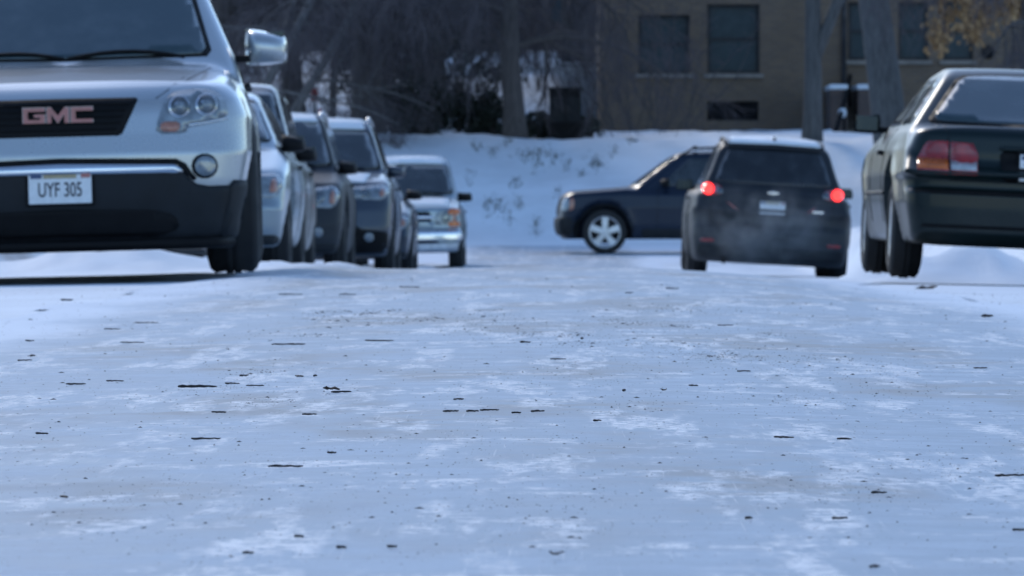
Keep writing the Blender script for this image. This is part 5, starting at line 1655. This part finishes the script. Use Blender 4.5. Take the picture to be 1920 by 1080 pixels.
# rotted leaves
LV = [(1738, 546, 40, 'dark clump of wet leaves on the ice behind the green saloon'), (1043, 1061, 30, 'curled dark leaf lying on the ice'), (1850, 600, 22, 'curled dark leaf lying on the ice'), (620, 742, 30, 'brown leaf shreds beside a row of twigs on the ice'), (1245, 703 + 40, 12, 'curled dark leaf lying on the ice')]
for i, (px, py, w_, lb) in enumerate(LV):
    p = ground_at(px, py); s = p.y / FPX
    r_ = w_ * s * 0.5
    rnd = random.Random(300 + i)
    vs, fs = [], []
    m_, k_ = 5, 12
    for a in range(m_ + 1):
        for b in range(k_):
            t = 2 * math.pi * b / k_
            rr = r_ * a / m_ * (1 + 0.28 * math.sin(3 * t + i) + 0.15 * rnd.uniform(-1, 1))
            vs.append((rr * math.cos(t), rr * math.sin(t) * 0.8, 0.003 + 0.35 * r_ * (a / m_) ** 2 * (0.5 + 0.5 * math.sin(2 * t + i * 2)) + rnd.uniform(0, 0.003)))
    for a in range(m_):
        for b in range(k_):
            fs.append((a * k_ + b, a * k_ + (b + 1) % k_, (a + 1) * k_ + (b + 1) % k_, (a + 1) * k_ + b))
    o = mesh_obj('dead_leaf', vs, fs, M['leafmat'])
    o.location = (p.x, p.y, p.z + 0.007)
    tag(o, lb, 'leaf', 'dead leaves on the icy street')
# fine grit and crumbs
gb = MB()
rnd = random.Random(77)
clus = [(rnd.uniform(-0.75, 0.7), rnd.uniform(6.6, 22), rnd.uniform(0.05, 0.35)) for _ in range(60)]
cand = []
for k in range(10000):
    if rnd.random() < 0.45:
        cx, cy, cr = rnd.choice(clus); x, yv = rnd.gauss(cx, cr * 0.4), rnd.gauss(cy, cr * 2.2)
    else:
        yv = 6.3 * math.exp(rnd.random() * 1.6); x = rnd.uniform(-0.09, 0.085) * yv
    cand.append((x, yv))
cand = np.array(cand)
gzs = ground_z(cand[:, 0], cand[:, 1])
for (x, yv), z in zip(cand, gzs):
    r_ = rnd.uniform(0.0006, 0.0014) * (1 + (rnd.random() < 0.06) * 1.5)
    r_ *= 0.40 + yv / 27.0
    a = rnd.uniform(0, 6.28); ex_ = rnd.uniform(1, 3.2)
    c0 = Vector((x, yv, z + 0.005))
    u = Vector((math.cos(a), math.sin(a), 0)) * r_ * ex_; v = Vector((-math.sin(a), math.cos(a), 0)) * r_
    t_ = Vector((0, 0, r_ * 0.8))
    gb.add([c0 + u, c0 + v, c0 - u, c0 - v, c0 + t_], [(0, 1, 4), (1, 2, 4), (2, 3, 4), (3, 0, 4)])
tag(gb.build('road_grit', M['grit']), 'fine dark grit and crumbs scattered over the ice', 'grit', kind='stuff')

# ================================================================== exhaust fumes behind the dark SUV
def build_fumes():
    bm = bmesh.new()
    bmesh.ops.create_icosphere(bm, subdivisions=4, radius=1.0)
    for v in bm.verts:
        n = float(fbm(np.array([v.co.x * 1.7 + 5]), np.array([v.co.z * 1.7 + v.co.y + 3]), 81, 3)[0])
        v.co *= 1 + 0.35 * n
        v.co = Vector((v.co.x * 1.15, v.co.y * 0.55, v.co.z * 0.72))
    me = bpy.data.meshes.new('exhaust_fumes'); bm.to_mesh(me); bm.free()
    m = bpy.data.materials.new('fumes'); m.use_nodes = True
    nt = m.node_tree; nt.nodes.clear()
    out = N(nt, 'ShaderNodeOutputMaterial'); pv = N(nt, 'ShaderNodeVolumePrincipled')
    pv.inputs['Color'].default_value = (0.82, 0.84, 0.87, 1)
    oc = objco(nt)
    ln = N(nt, 'ShaderNodeVectorMath', operation='LENGTH')
    mp = N(nt, 'ShaderNodeMapping'); mp.inputs['Scale'].default_value = (1 / 1.15, 1 / 0.55, 1 / 0.72)
    nt.links.new(oc, mp.inputs['Vector']); nt.links.new(mp.outputs[0], ln.inputs[0])
    fall = ramp(nt, ln.outputs['Value'], 0.15, 0.95, 1.0, 0.0)
    nz = ramp(nt, noise(nt, 2.6, 3, 0.6, oc), 0.38, 0.68, 0.0, 1.0)
    nt.links.new(math_(nt, 'MULTIPLY', math_(nt, 'MULTIPLY', fall, nz), 1.3), pv.inputs['Density'])
    nt.links.new(pv.outputs[0], out.inputs['Volume'])
    me.materials.append(m)
    o = bpy.data.objects.new('exhaust_fumes', me); COL.objects.link(o)
    o.location = (2.55, 78.75, 0.05)
    tag(o, 'thin pale exhaust fumes drifting behind the dark SUV', 'fumes', kind='stuff')
build_fumes()
